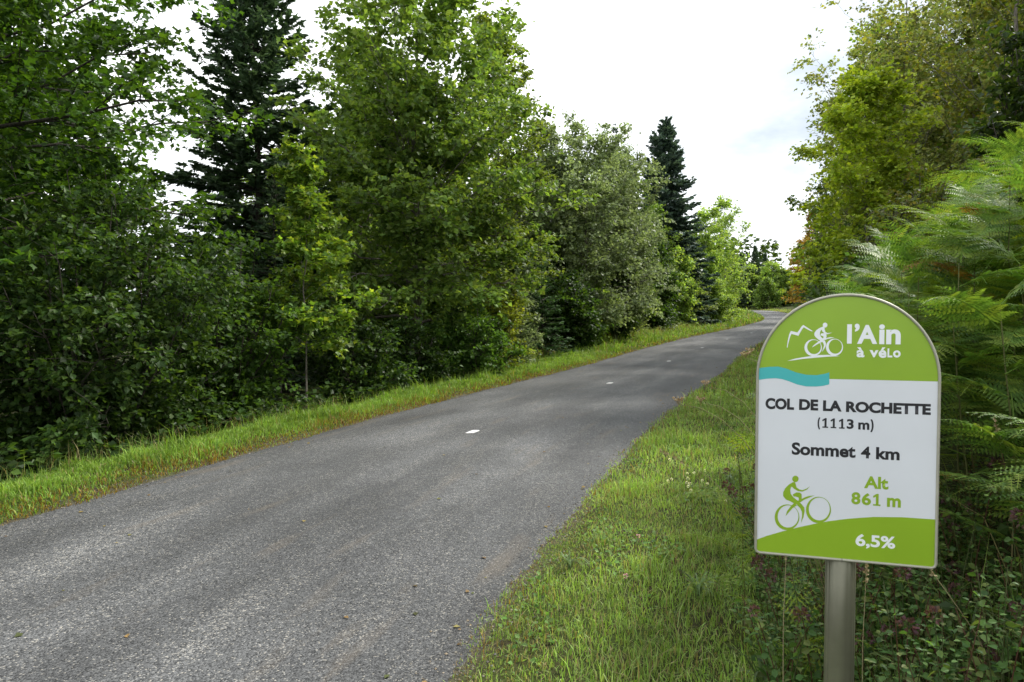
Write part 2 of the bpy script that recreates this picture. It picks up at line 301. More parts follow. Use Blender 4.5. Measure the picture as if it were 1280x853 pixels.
for k, (x, y) in enumerate([(-.50, 9.61), (2.15, 16.14), (4.89, 23.0), (7.78, 30.2), (10.75, 36.9), (14.0, 43.2)]):
    s_, d_ = nearest(x, y); s_ = s_[0]; d_ = d_[0]
    P = [(-.055, -.16), (-.02, -.18), (.055, -.13), (.06, .06), (.03, .11), (-.05, .09)]
    xy = np.array([sd2xy(s_ + b_, d_ + a_) for a_, b_ in P])
    zz = road_z(xy[:, 0], xy[:, 1], np.array([d_ + a_ for a_, b_ in P])) + .004
    o = link('road_marking', mesh_np('road_marking', np.column_stack([xy, zz]), np.array([range(6)]), [M_paint]), road); o['kind'] = 'structure'

# ------------------------------------------------------------------ the sign
SG = json.loads(r'''{"white": [[[-0.0512, 0.6959], [-0.0516, 0.6931], [-0.053, 0.6907], [-0.055, 0.6891], [-0.0575, 0.6886], [-0.06, 0.6891], [-0.0621, 0.6907], [-0.0635, 0.693], [-0.064, 0.6958], [-0.0636, 0.6986], [-0.0622, 0.701], [-0.0602, 0.7026], [-0.0577, 0.7031], [-0.0552, 0.7026], [-0.0531, 0.701], [-0.0517, 0.6987]], [[-0.0629, 0.6917], [-0.0736, 0.6867], [-0.0812, 0.6808], [-0.0865, 0.6733], [-0.0869, 0.6658], [-0.0825, 0.6592], [-0.0747, 0.6526], [-0.0669, 0.6485], [-0.0593, 0.6503], [-0.0632, 0.656], [-0.0686, 0.661], [-0.0715, 0.6684], [-0.0713, 0.6751], [-0.0682, 0.6817], [-0.0644, 0.6851], [-0.0586, 0.6876], [-0.0586, 0.6901]], [[-0.0682, 0.6842], [-0.0642, 0.6759], [-0.058, 0.671], [-0.0503, 0.6689], [-0.0382, 0.6736], [-0.0504, 0.6722], [-0.0562, 0.6752], [-0.0587, 0.6834], [-0.0587, 0.6876]], [[-0.0699, 0.6659], [-0.068, 0.6709], [-0.0596, 0.6721], [-0.0537, 0.6694], [-0.053, 0.6619], [-0.0555, 0.6553], [-0.0593, 0.6503], [-0.0662, 0.6502], [-0.0624, 0.6569], [-0.061, 0.661], [-0.0641, 0.6635]], [[-0.07, 0.651], [-0.0807, 0.6425], [-0.0884, 0.6358], [-0.0929, 0.6291], [-0.0853, 0.6342], [-0.0761, 0.6401], [-0.0654, 0.646], [-0.0623, 0.6494]], [[-0.0662, 0.6485], [-0.0615, 0.6419], [-0.0598, 0.6353], [-0.062, 0.627], [-0.0657, 0.6161], [-0.0597, 0.6245], [-0.0552, 0.6337], [-0.0543, 0.642], [-0.0577, 0.6503]], [[-0.0578, 0.6552], [-0.0517, 0.6583], [-0.0426, 0.6604], [-0.0319, 0.6591], [-0.0425, 0.6567], [-0.0517, 0.6545], [-0.057, 0.6516]], [[-0.1612, 0.5878], [-0.1408, 0.5949], [-0.119, 0.5994], [-0.1003, 0.6027], [-0.0725, 0.6069], [-0.0495, 0.6081], [-0.0151, 0.6045], [-0.0494, 0.6026], [-0.0879, 0.5983], [-0.1189, 0.5947], [-0.1408, 0.5907]], [[-0.163, 0.6282], [-0.1604, 0.6492], [-0.1567, 0.6678], [-0.1521, 0.6782], [-0.134, 0.6733], [-0.1286, 0.6814], [-0.1225, 0.6914], [-0.1179, 0.6961], [-0.1045, 0.687], [-0.0905, 0.6774], [-0.0951, 0.6771], [-0.106, 0.6828], [-0.1162, 0.6889], [-0.1208, 0.6831], [-0.1262, 0.673], [-0.1307, 0.6634], [-0.1504, 0.6691], [-0.1542, 0.6594], [-0.158, 0.6442], [-0.1609, 0.6282]]], "whitewheel": [[[[-0.0656, 0.6289], [-0.0658, 0.625], [-0.0667, 0.6212], [-0.068, 0.6176], [-0.07, 0.6142], [-0.0723, 0.6112], [-0.0752, 0.6086], [-0.0783, 0.6065], [-0.0818, 0.6049], [-0.0854, 0.604], [-0.0892, 0.6036], [-0.0929, 0.6038], [-0.0966, 0.6047], [-0.1001, 0.6062], [-0.1034, 0.6082], [-0.1063, 0.6107], [-0.1088, 0.6136], [-0.1108, 0.6169], [-0.1123, 0.6206], [-0.1132, 0.6244], [-0.1136, 0.6283], [-0.1133, 0.6322], [-0.1125, 0.6361], [-0.1111, 0.6397], [-0.1092, 0.6431], [-0.1067, 0.6461], [-0.1039, 0.6487], [-0.1007, 0.6508], [-0.0972, 0.6523], [-0.0936, 0.6533], [-0.0898, 0.6536], [-0.0861, 0.6533], [-0.0824, 0.6525], [-0.0789, 0.651], [-0.0757, 0.649], [-0.0728, 0.6465], [-0.0703, 0.6435], [-0.0683, 0.6402], [-0.0669, 0.6366], [-0.0659, 0.6328]], [[-0.0682, 0.6309], [-0.0684, 0.6276], [-0.0691, 0.6244], [-0.0702, 0.6214], [-0.0717, 0.6185], [-0.0735, 0.616], [-0.0758, 0.6138], [-0.0783, 0.6121], [-0.081, 0.6108], [-0.0838, 0.6099], [-0.0868, 0.6096], [-0.0897, 0.6099], [-0.0926, 0.6106], [-0.0954, 0.6118], [-0.0979, 0.6135], [-0.1002, 0.6156], [-0.1022, 0.6181], [-0.1038, 0.6209], [-0.105, 0.6239], [-0.1057, 0.6271], [-0.106, 0.6304], [-0.1058, 0.6337], [-0.1051, 0.6369], [-0.104, 0.64], [-0.1025, 0.6428], [-0.1006, 0.6453], [-0.0984, 0.6475], [-0.0959, 0.6493], [-0.0932, 0.6505], [-0.0903, 0.6513], [-0.0873, 0.6516], [-0.0844, 0.6514], [-0.0815, 0.6507], [-0.0788, 0.6494], [-0.0762, 0.6477], [-0.0739, 0.6456], [-0.072, 0.6432], [-0.0704, 0.6404], [-0.0692, 0.6373], [-0.0685, 0.6342]]], [[[-0.0081, 0.631], [-0.0083, 0.6271], [-0.0091, 0.6232], [-0.0104, 0.6196], [-0.0123, 0.6162], [-0.0146, 0.6132], [-0.0173, 0.6106], [-0.0204, 0.6085], [-0.0237, 0.6069], [-0.0272, 0.6059], [-0.0308, 0.6056], [-0.0344, 0.6058], [-0.038, 0.6067], [-0.0414, 0.6081], [-0.0445, 0.6101], [-0.0473, 0.6127], [-0.0497, 0.6156], [-0.0517, 0.619], [-0.0532, 0.6226], [-0.0541, 0.6265], [-0.0544, 0.6304], [-0.0542, 0.6343], [-0.0534, 0.6382], [-0.052, 0.6419], [-0.0502, 0.6453], [-0.0478, 0.6483], [-0.0451, 0.6509], [-0.042, 0.653], [-0.0387, 0.6545], [-0.0351, 0.6555], [-0.0315, 0.6558], [-0.0279, 0.6556], [-0.0244, 0.6547], [-0.021, 0.6532], [-0.0179, 0.6512], [-0.0151, 0.6486], [-0.0127, 0.6457], [-0.0108, 0.6423], [-0.0093, 0.6387], [-0.0084, 0.6349]], [[-0.0108, 0.6329], [-0.011, 0.6296], [-0.0116, 0.6264], [-0.0127, 0.6233], [-0.0141, 0.6205], [-0.0159, 0.6179], [-0.018, 0.6158], [-0.0203, 0.614], [-0.0229, 0.6127], [-0.0257, 0.6119], [-0.0285, 0.6116], [-0.0313, 0.6118], [-0.034, 0.6125], [-0.0367, 0.6137], [-0.0391, 0.6154], [-0.0413, 0.6176], [-0.0432, 0.6201], [-0.0447, 0.6229], [-0.0458, 0.6259], [-0.0465, 0.6292], [-0.0468, 0.6325], [-0.0466, 0.6358], [-0.046, 0.6391], [-0.0449, 0.6421], [-0.0435, 0.645], [-0.0417, 0.6475], [-0.0396, 0.6497], [-0.0372, 0.6515], [-0.0346, 0.6528], [-0.0319, 0.6536], [-0.0291, 0.6539], [-0.0262, 0.6536], [-0.0235, 0.6529], [-0.0209, 0.6516], [-0.0185, 0.6499], [-0.0163, 0.6478], [-0.0144, 0.6453], [-0.0129, 0.6425], [-0.0118, 0.6395], [-0.0111, 0.6362]]]], "green": [[[-0.1248, 0.234], [-0.1254, 0.2302], [-0.1273, 0.227], [-0.1302, 0.2247], [-0.1337, 0.2237], [-0.1372, 0.2242], [-0.1401, 0.2261], [-0.1421, 0.2291], [-0.1429, 0.2328], [-0.1422, 0.2366], [-0.1403, 0.2399], [-0.1374, 0.2422], [-0.1339, 0.2431], [-0.1305, 0.2426], [-0.1275, 0.2407], [-0.1255, 0.2377]], [[-0.1415, 0.2227], [-0.1519, 0.2152], [-0.1624, 0.2031], [-0.168, 0.1902], [-0.1678, 0.1788], [-0.1598, 0.1691], [-0.1471, 0.1644], [-0.1375, 0.1595], [-0.1259, 0.1558], [-0.1197, 0.1642], [-0.1282, 0.1692], [-0.1388, 0.1775], [-0.1463, 0.1872], [-0.1479, 0.1984], [-0.1455, 0.2088], [-0.1381, 0.2071], [-0.1319, 0.2154], [-0.1352, 0.2243]], [[-0.1434, 0.2101], [-0.1381, 0.2037], [-0.1264, 0.1972], [-0.1138, 0.1963], [-0.1014, 0.2029], [-0.0932, 0.214], [-0.1025, 0.2062], [-0.1139, 0.2008], [-0.1223, 0.2025], [-0.1297, 0.2076], [-0.1341, 0.2187]], [[-0.1414, 0.1853], [-0.1306, 0.1929], [-0.1201, 0.1929], [-0.1158, 0.1883], [-0.1152, 0.1736], [-0.1197, 0.1642], [-0.1271, 0.1648], [-0.1229, 0.1708], [-0.1241, 0.1775], [-0.1325, 0.1803], [-0.1378, 0.1799]], [[-0.1219, 0.1675], [-0.1115, 0.1773], [-0.097, 0.1844], [-0.0793, 0.1875], [-0.0948, 0.1796], [-0.1093, 0.1718], [-0.1197, 0.1631]], [[-0.1365, 0.1607], [-0.1469, 0.1485], [-0.1562, 0.1341], [-0.1603, 0.1178], [-0.1509, 0.1311], [-0.1405, 0.1445], [-0.128, 0.1545]], [[-0.128, 0.1545], [-0.1195, 0.1461], [-0.1141, 0.1352], [-0.1139, 0.1216], [-0.1168, 0.101], [-0.1097, 0.1197], [-0.1068, 0.1381], [-0.108, 0.1493], [-0.1176, 0.161], [-0.1228, 0.1628]]], "greenwheel": [[[[-0.1212, 0.1183], [-0.1216, 0.1122], [-0.1228, 0.1061], [-0.1248, 0.1003], [-0.1276, 0.0948], [-0.131, 0.0899], [-0.1351, 0.0855], [-0.1397, 0.0819], [-0.1448, 0.0791], [-0.1501, 0.0772], [-0.1555, 0.0763], [-0.161, 0.0763], [-0.1664, 0.0773], [-0.1715, 0.0792], [-0.1762, 0.082], [-0.1805, 0.0856], [-0.1841, 0.09], [-0.1871, 0.095], [-0.1893, 0.1006], [-0.1906, 0.1065], [-0.1911, 0.1126], [-0.1908, 0.1188], [-0.1895, 0.1249], [-0.1875, 0.1307], [-0.1847, 0.1362], [-0.1811, 0.1412], [-0.177, 0.1455], [-0.1723, 0.1491], [-0.1673, 0.1519], [-0.162, 0.1537], [-0.1565, 0.1546], [-0.151, 0.1545], [-0.1457, 0.1535], [-0.1406, 0.1516], [-0.1359, 0.1487], [-0.1317, 0.1451], [-0.1281, 0.1407], [-0.1252, 0.1357], [-0.1231, 0.1302], [-0.1217, 0.1244]], [[-0.1238, 0.1206], [-0.1241, 0.1153], [-0.1251, 0.11], [-0.1268, 0.105], [-0.1291, 0.1003], [-0.132, 0.096], [-0.1355, 0.0922], [-0.1394, 0.0891], [-0.1436, 0.0867], [-0.1481, 0.0851], [-0.1527, 0.0843], [-0.1573, 0.0843], [-0.1618, 0.0852], [-0.1661, 0.0868], [-0.1701, 0.0893], [-0.1736, 0.0924], [-0.1767, 0.0963], [-0.1792, 0.1006], [-0.181, 0.1054], [-0.1822, 0.1105], [-0.1826, 0.1158], [-0.1823, 0.1211], [-0.1813, 0.1264], [-0.1796, 0.1315], [-0.1772, 0.1362], [-0.1742, 0.1405], [-0.1707, 0.1443], [-0.1668, 0.1474], [-0.1626, 0.1497], [-0.1581, 0.1513], [-0.1535, 0.1521], [-0.1489, 0.152], [-0.1444, 0.1511], [-0.1401, 0.1494], [-0.1362, 0.147], [-0.1326, 0.1438], [-0.1296, 0.14], [-0.1272, 0.1357], [-0.1253, 0.1309], [-0.1242, 0.1259]]], [[[-0.034, 0.1474], [-0.0344, 0.1412], [-0.0355, 0.1351], [-0.0375, 0.1292], [-0.0403, 0.1237], [-0.0437, 0.1187], [-0.0477, 0.1144], [-0.0523, 0.1107], [-0.0572, 0.108], [-0.0625, 0.1061], [-0.0679, 0.1051], [-0.0733, 0.1051], [-0.0786, 0.1062], [-0.0836, 0.1081], [-0.0883, 0.111], [-0.0925, 0.1147], [-0.0961, 0.1191], [-0.0991, 0.1242], [-0.1012, 0.1298], [-0.1026, 0.1358], [-0.1031, 0.142], [-0.1027, 0.1482], [-0.1016, 0.1544], [-0.0995, 0.1603], [-0.0967, 0.1658], [-0.0933, 0.1708], [-0.0892, 0.1752], [-0.0846, 0.1788], [-0.0796, 0.1815], [-0.0743, 0.1834], [-0.0689, 0.1843], [-0.0635, 0.1842], [-0.0583, 0.1831], [-0.0532, 0.1811], [-0.0486, 0.1782], [-0.0445, 0.1745], [-0.0409, 0.1701], [-0.038, 0.165], [-0.0359, 0.1595], [-0.0345, 0.1536]], [[-0.0372, 0.1501], [-0.0374, 0.1447], [-0.0384, 0.1394], [-0.0401, 0.1343], [-0.0424, 0.1295], [-0.0453, 0.1252], [-0.0487, 0.1214], [-0.0525, 0.1183], [-0.0567, 0.1158], [-0.0612, 0.1142], [-0.0657, 0.1134], [-0.0703, 0.1135], [-0.0747, 0.1143], [-0.079, 0.1161], [-0.083, 0.1186], [-0.0865, 0.1218], [-0.0895, 0.1257], [-0.092, 0.1301], [-0.0938, 0.135], [-0.095, 0.1401], [-0.0954, 0.1455], [-0.0951, 0.1509], [-0.0941, 0.1563], [-0.0924, 0.1614], [-0.0901, 0.1662], [-0.0871, 0.1706], [-0.0837, 0.1743], [-0.0798, 0.1774], [-0.0756, 0.1798], [-0.0712, 0.1814], [-0.0666, 0.1822], [-0.0621, 0.1821], [-0.0576, 0.1812], [-0.0534, 0.1794], [-0.0495, 0.1769], [-0.046, 0.1737], [-0.043, 0.1698], [-0.0405, 0.1654], [-0.0387, 0.1606], [-0.0376, 0.1554]]]], "teal": [[[-0.2354, 0.5643], [-0.2139, 0.5689], [-0.1866, 0.5705], [-0.1632, 0.5648], [-0.1362, 0.5541], [-0.1074, 0.5476], [-0.0789, 0.5472], [-0.0564, 0.5518], [-0.0443, 0.5562]], [[-0.2386, 0.5288], [-0.2174, 0.5331], [-0.1939, 0.5351], [-0.1745, 0.5329], [-0.1551, 0.5268], [-0.1319, 0.5178], [-0.107, 0.5127], [-0.0785, 0.5132], [-0.0597, 0.5161], [-0.0438, 0.5207]]], "greenline": [[-0.0458, 0.537], [0.2451, 0.5365]], "hill": [[-0.2424, 0.0391], [-0.2132, 0.0536], [-0.1634, 0.0731], [-0.1289, 0.0857], [-0.0802, 0.1015], [-0.0417, 0.1126], [0.0154, 0.1252], [0.0809, 0.1358], [0.1544, 0.1408], [0.2444, 0.1416]], "text": {"w": [["|", 0.0023, 0.0151, 0.6418, 0.6985], ["’", 0.0224, 0.0358, 0.6766, 0.7002], ["A", 0.0294, 0.0829, 0.6415, 0.6968], ["in", 0.0873, 0.144, 0.6411, 0.6986], ["à", 0.0286, 0.0499, 0.602, 0.6314], ["v", 0.063, 0.0867, 0.6026, 0.6238], ["é", 0.0871, 0.1076, 0.6016, 0.6322], ["L", 0.1102, 0.1231, 0.6032, 0.6292], ["o", 0.1248, 0.1446, 0.6031, 0.6238], ["6,5%", 0.034, 0.1395, 0.0406, 0.0827]], "k": [["COL", -0.2216, -0.1403, 0.4409, 0.4751], ["DE", -0.1262, -0.0733, 0.4418, 0.4746], ["LA", -0.0599, -0.0091, 0.4414, 0.4732], ["ROCHETTE", 0.0026, 0.2247, 0.4403, 0.4724], ["(", -0.0744, -0.0669, 0.386, 0.4216], ["1", -0.0618, -0.0449, 0.3915, 0.4204], ["1", -0.039, -0.0226, 0.3912, 0.4204], ["1", -0.0162, 0.0001, 0.3909, 0.4202], ["3", 0.0054, 0.024, 0.391, 0.4199], ["m", 0.0363, 0.066, 0.3905, 0.4116], [")", 0.0685, 0.0772, 0.3843, 0.4216], ["Sommet", -0.1452, 0.0304, 0.306, 0.344], ["4", 0.0445, 0.0696, 0.3066, 0.3415], ["km", 0.0849, 0.1468, 0.3058, 0.3416]], "g": [["Alt", 0.0544, 0.1188, 0.2185, 0.2549], ["8", 0.021, 0.0454, 0.1689, 0.2054], ["6", 0.0489, 0.0736, 0.1688, 0.2047], ["1", 0.0784, 0.0992, 0.169, 0.2042], ["m", 0.1159, 0.1522, 0.1683, 0.1954]]}}''')
SX, SY, SYAW, SZB, SH = .9776, 2.16, .3015, .875, .785
gz0 = T1(SX, SY)
SX += math.sin(SYAW) * .052; SY += math.cos(SYAW) * .052   # the post stands behind the panel
sign = thing('road_sign', 'white and green round-topped cycling climb sign on a grey post in the verge', 'sign', (SX, SY, gz0), -SYAW)
# local frame of the thing: x right along the panel, -y towards the reader, z up
M_wht = simple('sign_white', (.67, .69, .73), .3, 0, .5, .035, 5); M_grn = simple('sign_green', (.25, .405, .022), .3, 0, .5, .05, 5)
M_teal = simple('sign_teal', (.055, .43, .44), .34); M_ink = simple('sign_black', (.012, .012, .016), .4)
M_rim = simple('sign_rim', (.36, .35, .28), .45, .25, .5, .08, 30); M_post = simple('post_metal', (.17, .167, .12), .38, .5, .5, .10, 14, .03)
zl = SZB - gz0
def outline(w_, h_, r_, n=48, cr_=.008):
    pts = [(-w_ + cr_, 0), (w_ - cr_, 0), (w_ - cr_ * .3, cr_ * .3), (w_, cr_)]
    pts += [(w_ * math.cos(a), h_ - r_ + r_ * math.sin(a)) for a in np.linspace(0, math.pi, n)]
    pts += [(-w_, cr_), (-w_ + cr_ * .3, cr_ * .3)]
    return np.array(pts)
def flat(name, pts, y, mat, parent, thick=.0, z0=None):
    """polygon in the panel plane, pts (u, v)"""
    bm = bmesh.new(); z0 = zl if z0 is None else z0
    vs = [bm.verts.new((u, y, z0 + v)) for u, v in pts]
    f = bm.faces.new(vs); f.normal_update()
    if f.normal.y > 0: f.normal_flip()
    if thick:
        r = bmesh.ops.extrude_face_region(bm, geom=[f]); bmesh.ops.translate(bm, verts=[v for v in r['geom'] if isinstance(v, bmesh.types.BMVert)], vec=(0, thick, 0))
        bmesh.ops.recalc_face_normals(bm, faces=bm.faces)
    bmesh.ops.triangulate(bm, faces=[f for f in bm.faces if len(f.verts) > 4])
    me = bpy.data.meshes.new(name); bm.to_mesh(me); bm.free(); me.materials.append(mat)
    return link(name, me, parent)
YF = -.046                                                     # face plane, in front of the post
panel = flat('panel', outline(.243, SH - .007, .243) + np.array([0, .0035]), YF, M_wht, sign, .012)
# rim: a rounded bead swept round the outline
OL = outline(.2455, SH - .001, .2455, 64, .012); OL[:, 1] += .0005; nO = len(OL)
tg = norm(np.roll(OL, -1, 0) - np.roll(OL, 1, 0)); nn = np.stack([tg[:, 1], -tg[:, 0]], 1)
prof_ = [(-.0042, .004), (-.0042, -.0025), (-.0028, -.0045), (0, -.0055), (.0026, -.0045), (.0038, -.001), (.0038, .014), (-.002, .017)]
V = []; F = []
for i in range(nO):
    for a_, b_ in prof_: V.append((OL[i, 0] + nn[i, 0] * a_, YF + b_, zl + OL[i, 1] + nn[i, 1] * a_))
kp = len(prof_)
for i in range(nO):
    for k in range(kp): F.append((i * kp + k, i * kp + (k + 1) % kp, ((i + 1) % nO) * kp + (k + 1) % kp, ((i + 1) % nO) * kp + k))
link('rim', mesh_np('rim', V, np.array(F), [M_rim], smooth=True), sign)
link('rim_joint', mesh_np('rim_joint', [(-.003, YF - .006, zl - .0052), (-.0018, YF - .006, zl - .0052), (-.0018, YF - .006, zl + .0062), (-.003, YF - .006, zl + .0062)], np.array([(0, 1, 2, 3)]), [M_ink]), sign)
# post: fluted aluminium extrusion
a_ = np.linspace(0, 2 * np.pi, 96, endpoint=False)
rad = .0425 - .0010 * np.exp(-((((a_ + np.pi / 2 + np.pi) % (2 * np.pi) - np.pi) ** 2 - .42 ** 2) / .09) ** 2) * 1.0 - .0022 * (np.abs(np.abs((a_ + np.pi / 2 + np.pi) % (2 * np.pi) - np.pi) - 1.0) < .05)
zs = np.array([-.35, 0, .3, .6, zl + .3]); V = np.concatenate([np.stack([rad * np.cos(a_), rad * np.sin(a_), np.full(96, z)], 1) for z in zs]); F = []
for i in range(len(zs) - 1):
    for k in range(96): F.append((i * 96 + k, i * 96 + (k + 1) % 96, (i + 1) * 96 + (k + 1) % 96, (i + 1) * 96 + k))
link('post', mesh_np('post', V, [np.array(F), np.array([range(384, 480)])], [M_post], smooth=True), sign)
for zz in (zl + .08, zl + .26):
    B_ = Buf(); B_.add([(-.075, -.0345, zz - .02), (.075, -.0345, zz - .02), (.075, -.0345, zz + .02), (-.075, -.0345, zz + .02), (-.075, -.01, zz - .02), (.075, -.01, zz - .02), (.075, -.01, zz + .02), (-.075, -.01, zz + .02)],
               [(0, 1, 2), (0, 2, 3), (4, 6, 5), (4, 7, 6), (0, 4, 5), (0, 5, 1), (3, 2, 6), (3, 6, 7), (1, 5, 6), (1, 6, 2), (0, 3, 7), (0, 7, 4)])
    link('bracket', B_.mesh('bracket', [M_post]), sign)
# prints, each its own film a fraction of a millimetre proud of the last
w_ = .243; arc = [(w_ * math.cos(a), SH - .007 - w_ + .0035 + w_ * math.sin(a)) for a in np.linspace(0, math.pi, 40)]
vg = .5368
flat('green_top', [(-w_, vg), (w_, vg)] + arc, YF - .0002, M_grn, panel)
top, bot = SG['teal']; tb = [(-w_, top[0][1])] + top[1:] ; bb = [(-w_, bot[0][1])] + bot[1:]
flat('river_band', tb + bb[::-1], YF - .0004, M_teal, panel)
# the green above the band stops where the band's lower edge is, so the white field follows the wave
wf = [(-w_, vg)] + [(u, v) for u, v in bb if v < vg - .001] + [(-.0458, vg)]
up = [(u, v) for u, v in bb if v > vg]
if len(up) > 1: flat('white_edge', [(u, v) for u, v in up] + [(up[-1][0] + .008, vg - .0001), (-w_, vg - .0001)], YF - .0003, M_wht, panel)
hill = [(-w_, SG['hill'][0][1])] + SG['hill'][1:-1] + [(w_, SG['hill'][-1][1])]
flat('green_hill', [(w_, .0045), (-w_, .0045)][::-1] + hill[::-1], YF - .0004, M_grn, panel)
def ring(name, O_, I_, y, mat, parent):
    n = len(O_); V = [(u, y, zl + v) for u, v in O_] + [(u, y, zl + v) for u, v in I_]
    return link(name, mesh_np(name, V, np.array([(k, (k + 1) % n, n + (k + 1) % n, n + k) for k in range(n)]), [mat]), parent)
def emblem(name, polys, rings, mat, y0):
    o = None
    for i, P in enumerate(polys):
        q = flat('rider_shape' if i < 7 else 'line_shape', P, y0 - .00003 * i, mat, panel)
        q.name = name
    for i, (a, b_) in enumerate(rings): ring(name.replace('rider', 'wheel') if 'rider' in name else name, a[0] if len(a) == 1 else a, b_[0] if len(b_) == 1 else b_, y0 - .00025 - .00003 * i, mat, panel)
WHT2 = simple('print_white', (.80, .82, .84), .35)
emblem('rider_emblem', SG['white'][:7], SG['whitewheel'], WHT2, YF - .0004)
for k, nm in enumerate(['slope_line', 'mountain_line']): flat(nm, SG['white'][7 + k], YF - .0004 - .00003 * (10 + k), WHT2, panel)
emblem('rider_emblem', SG['green'], SG['greenwheel'], M_grn, YF - .0004)
def lettering(s, u0, u1, v0, v1, mat, off=.022):
    y = YF - .0005
    if s == '|': return flat('lettering', [(u0, v0), (u1, v0), (u1, v1), (u0, v1)], y, mat, panel)
    if s == '1':
        W_, H_ = u1 - u0, v1 - v0
        P = [(.04, 0), (.98, 0), (.98, .13), (.73, .13), (.73, 1), (.5, 1), (.0, .80), (.09, .65), (.39, .77), (.39, .13), (.04, .13)]
        return flat('lettering', [(u0 + a * W_, v0 + b_ * H_) for a, b_ in P], y, mat, panel)
    c = bpy.data.curves.new('lettering', 'FONT'); c.body = s; c.offset = off; c.resolution_u = 6
    tmp = bpy.data.objects.new('lettering', c); COL.objects.link(tmp); bpy.context.view_layer.update()
    me = bpy.data.meshes.new_from_object(tmp.evaluated_get(bpy.context.evaluated_depsgraph_get())); bpy.data.objects.remove(tmp)
    n = len(me.vertices); a = np.empty(n * 3, np.float32); me.vertices.foreach_get('co', a); a = a.reshape(-1, 3)
    lo, hi = a[:, :2].min(0), a[:, :2].max(0)
    q = np.empty_like(a); q[:, 0] = u0 + (a[:, 0] - lo[0]) / (hi[0] - lo[0]) * (u1 - u0); q[:, 2] = zl + v0 + (a[:, 1] - lo[1]) / (hi[1] - lo[1]) * (v1 - v0); q[:, 1] = y
    me.vertices.foreach_set('co', q.ravel()); me.materials.clear(); me.materials.append(mat); me.update()
    return link('lettering', me, panel)
for key, mat in (('w', WHT2), ('k', M_ink), ('g', M_grn)):
    for s, u0, u1, v0, v1 in SG['text'][key]:
        o = lettering(s, u0, u1, v0, v1, mat, .035 if (key == 'w' and s in 'Ain’') else (.08 if s in '()' else .048 if s in ('COL', 'DE', 'LA', 'ROCHETTE') else .034 if s != '6,5%' else .028))

# ------------------------------------------------------------------ trees and shrubs
def grow(rng, wood, L, start, end, sag, R, nsec, ntw, leaves, size, kind, pal, wts, r0, seclen=.36, u0=.22, flat_=.5, sides=4, var=.22, twl=.3, hue=.12):
    """one limb from start to end with side shoots, twigs and leaves; leaves = leaves per twig"""
    d = end - start; ln = np.linalg.norm(d) + 1e-6
    u = np.linspace(0, 1, 7)[:, None]
    side = norm(np.cross(d, (0, 0, 1.)) + 1e-6); j = rng.standard_normal((7, 3)) * ln * .022 * np.sin(np.pi * u)
    P = start + d * u + np.array([0, 0, 1.]) * (sag * ln * 4 * u * (1 - u)) + j
    tube(wood, P, np.linspace(r0, r0 * .22, 7), sides)
    us = np.sort(rng.uniform(u0, 1, nsec)); idx = us * 6; i0 = np.minimum(idx.astype(int), 5); fr = (idx - i0)[:, None]
    A = P[i0] * (1 - fr) + P[i0 + 1] * fr; dirm = norm(d)
    sgn = np.where(rng.random((nsec, 1)) < .5, -1, 1)
    D = norm(dirm * rng.uniform(.35, .9, (nsec, 1)) + side * sgn * rng.uniform(.4, 1.1, (nsec, 1)) + np.array([0, 0, 1.]) * rng.normal(.08, .38 * (1 - flat_) + .12, (nsec, 1)))
    SL = R * seclen * (1.15 - .6 * us) * rng.uniform(.55, 1.25, nsec)
    if len(A) == 0: return
    B = A + D * SL[:, None]; B[:, 2] -= SL * .12
    # thin side shoots
    for k in range(0, nsec): tube(wood, np.stack([A[k], (A[k] + B[k]) / 2 + (0, 0, SL[k] * .05), B[k]]), [r0 * .28, r0 * .2, r0 * .07], 3)
    vt = rng.uniform(.12, 1.0, (nsec, ntw)); TA = A[:, None] + (B - A)[:, None] * vt[..., None]; TA[..., 2] += (SL * .05)[:, None] * 4 * vt * (1 - vt)
    TD = norm(D[:, None] + rng.standard_normal((nsec, ntw, 3)) * np.array([.8, .8, .42 * (1 - flat_) + .18]))
    TL = twl * rng.uniform(.5, 1.3, (nsec, ntw)); TA = TA.reshape(-1, 3); TD = TD.reshape(-1, 3); TL = TL.ravel(); nt_ = len(TA)
    tv = rng.uniform(.1, 1.05, (nt_, leaves)); LP = TA[:, None] + TD[:, None] * (TL[:, None] * tv)[..., None] + rng.standard_normal((nt_, leaves, 3)) * twl * np.array([.16, .16, .09])
    LP[..., 2] -= (TL[:, None] * tv ** 2) * .25
    fw = norm(TD[:, None] * np.array([1, 1, .4]) + rng.standard_normal((nt_, leaves, 3)) * .62 + np.array([0, 0, -.32]))
    up = norm(np.array([0, 0, 1.]) + rng.standard_normal((nt_, leaves, 3)) * .5)
    n = nt_ * leaves
    c = palette(rng, n, pal, wts, var) * (1 + hue * rng.standard_normal()) * np.repeat(1 + hue * rng.standard_normal((nsec, 1)), ntw * leaves, 0).clip(.6, 1.5)
    add_leaves(L, LP.reshape(-1, 3), fw.reshape(-1, 3), up.reshape(-1, 3), size * rng.uniform(.6, 1.2, n), kind, c.clip(.004, .9))

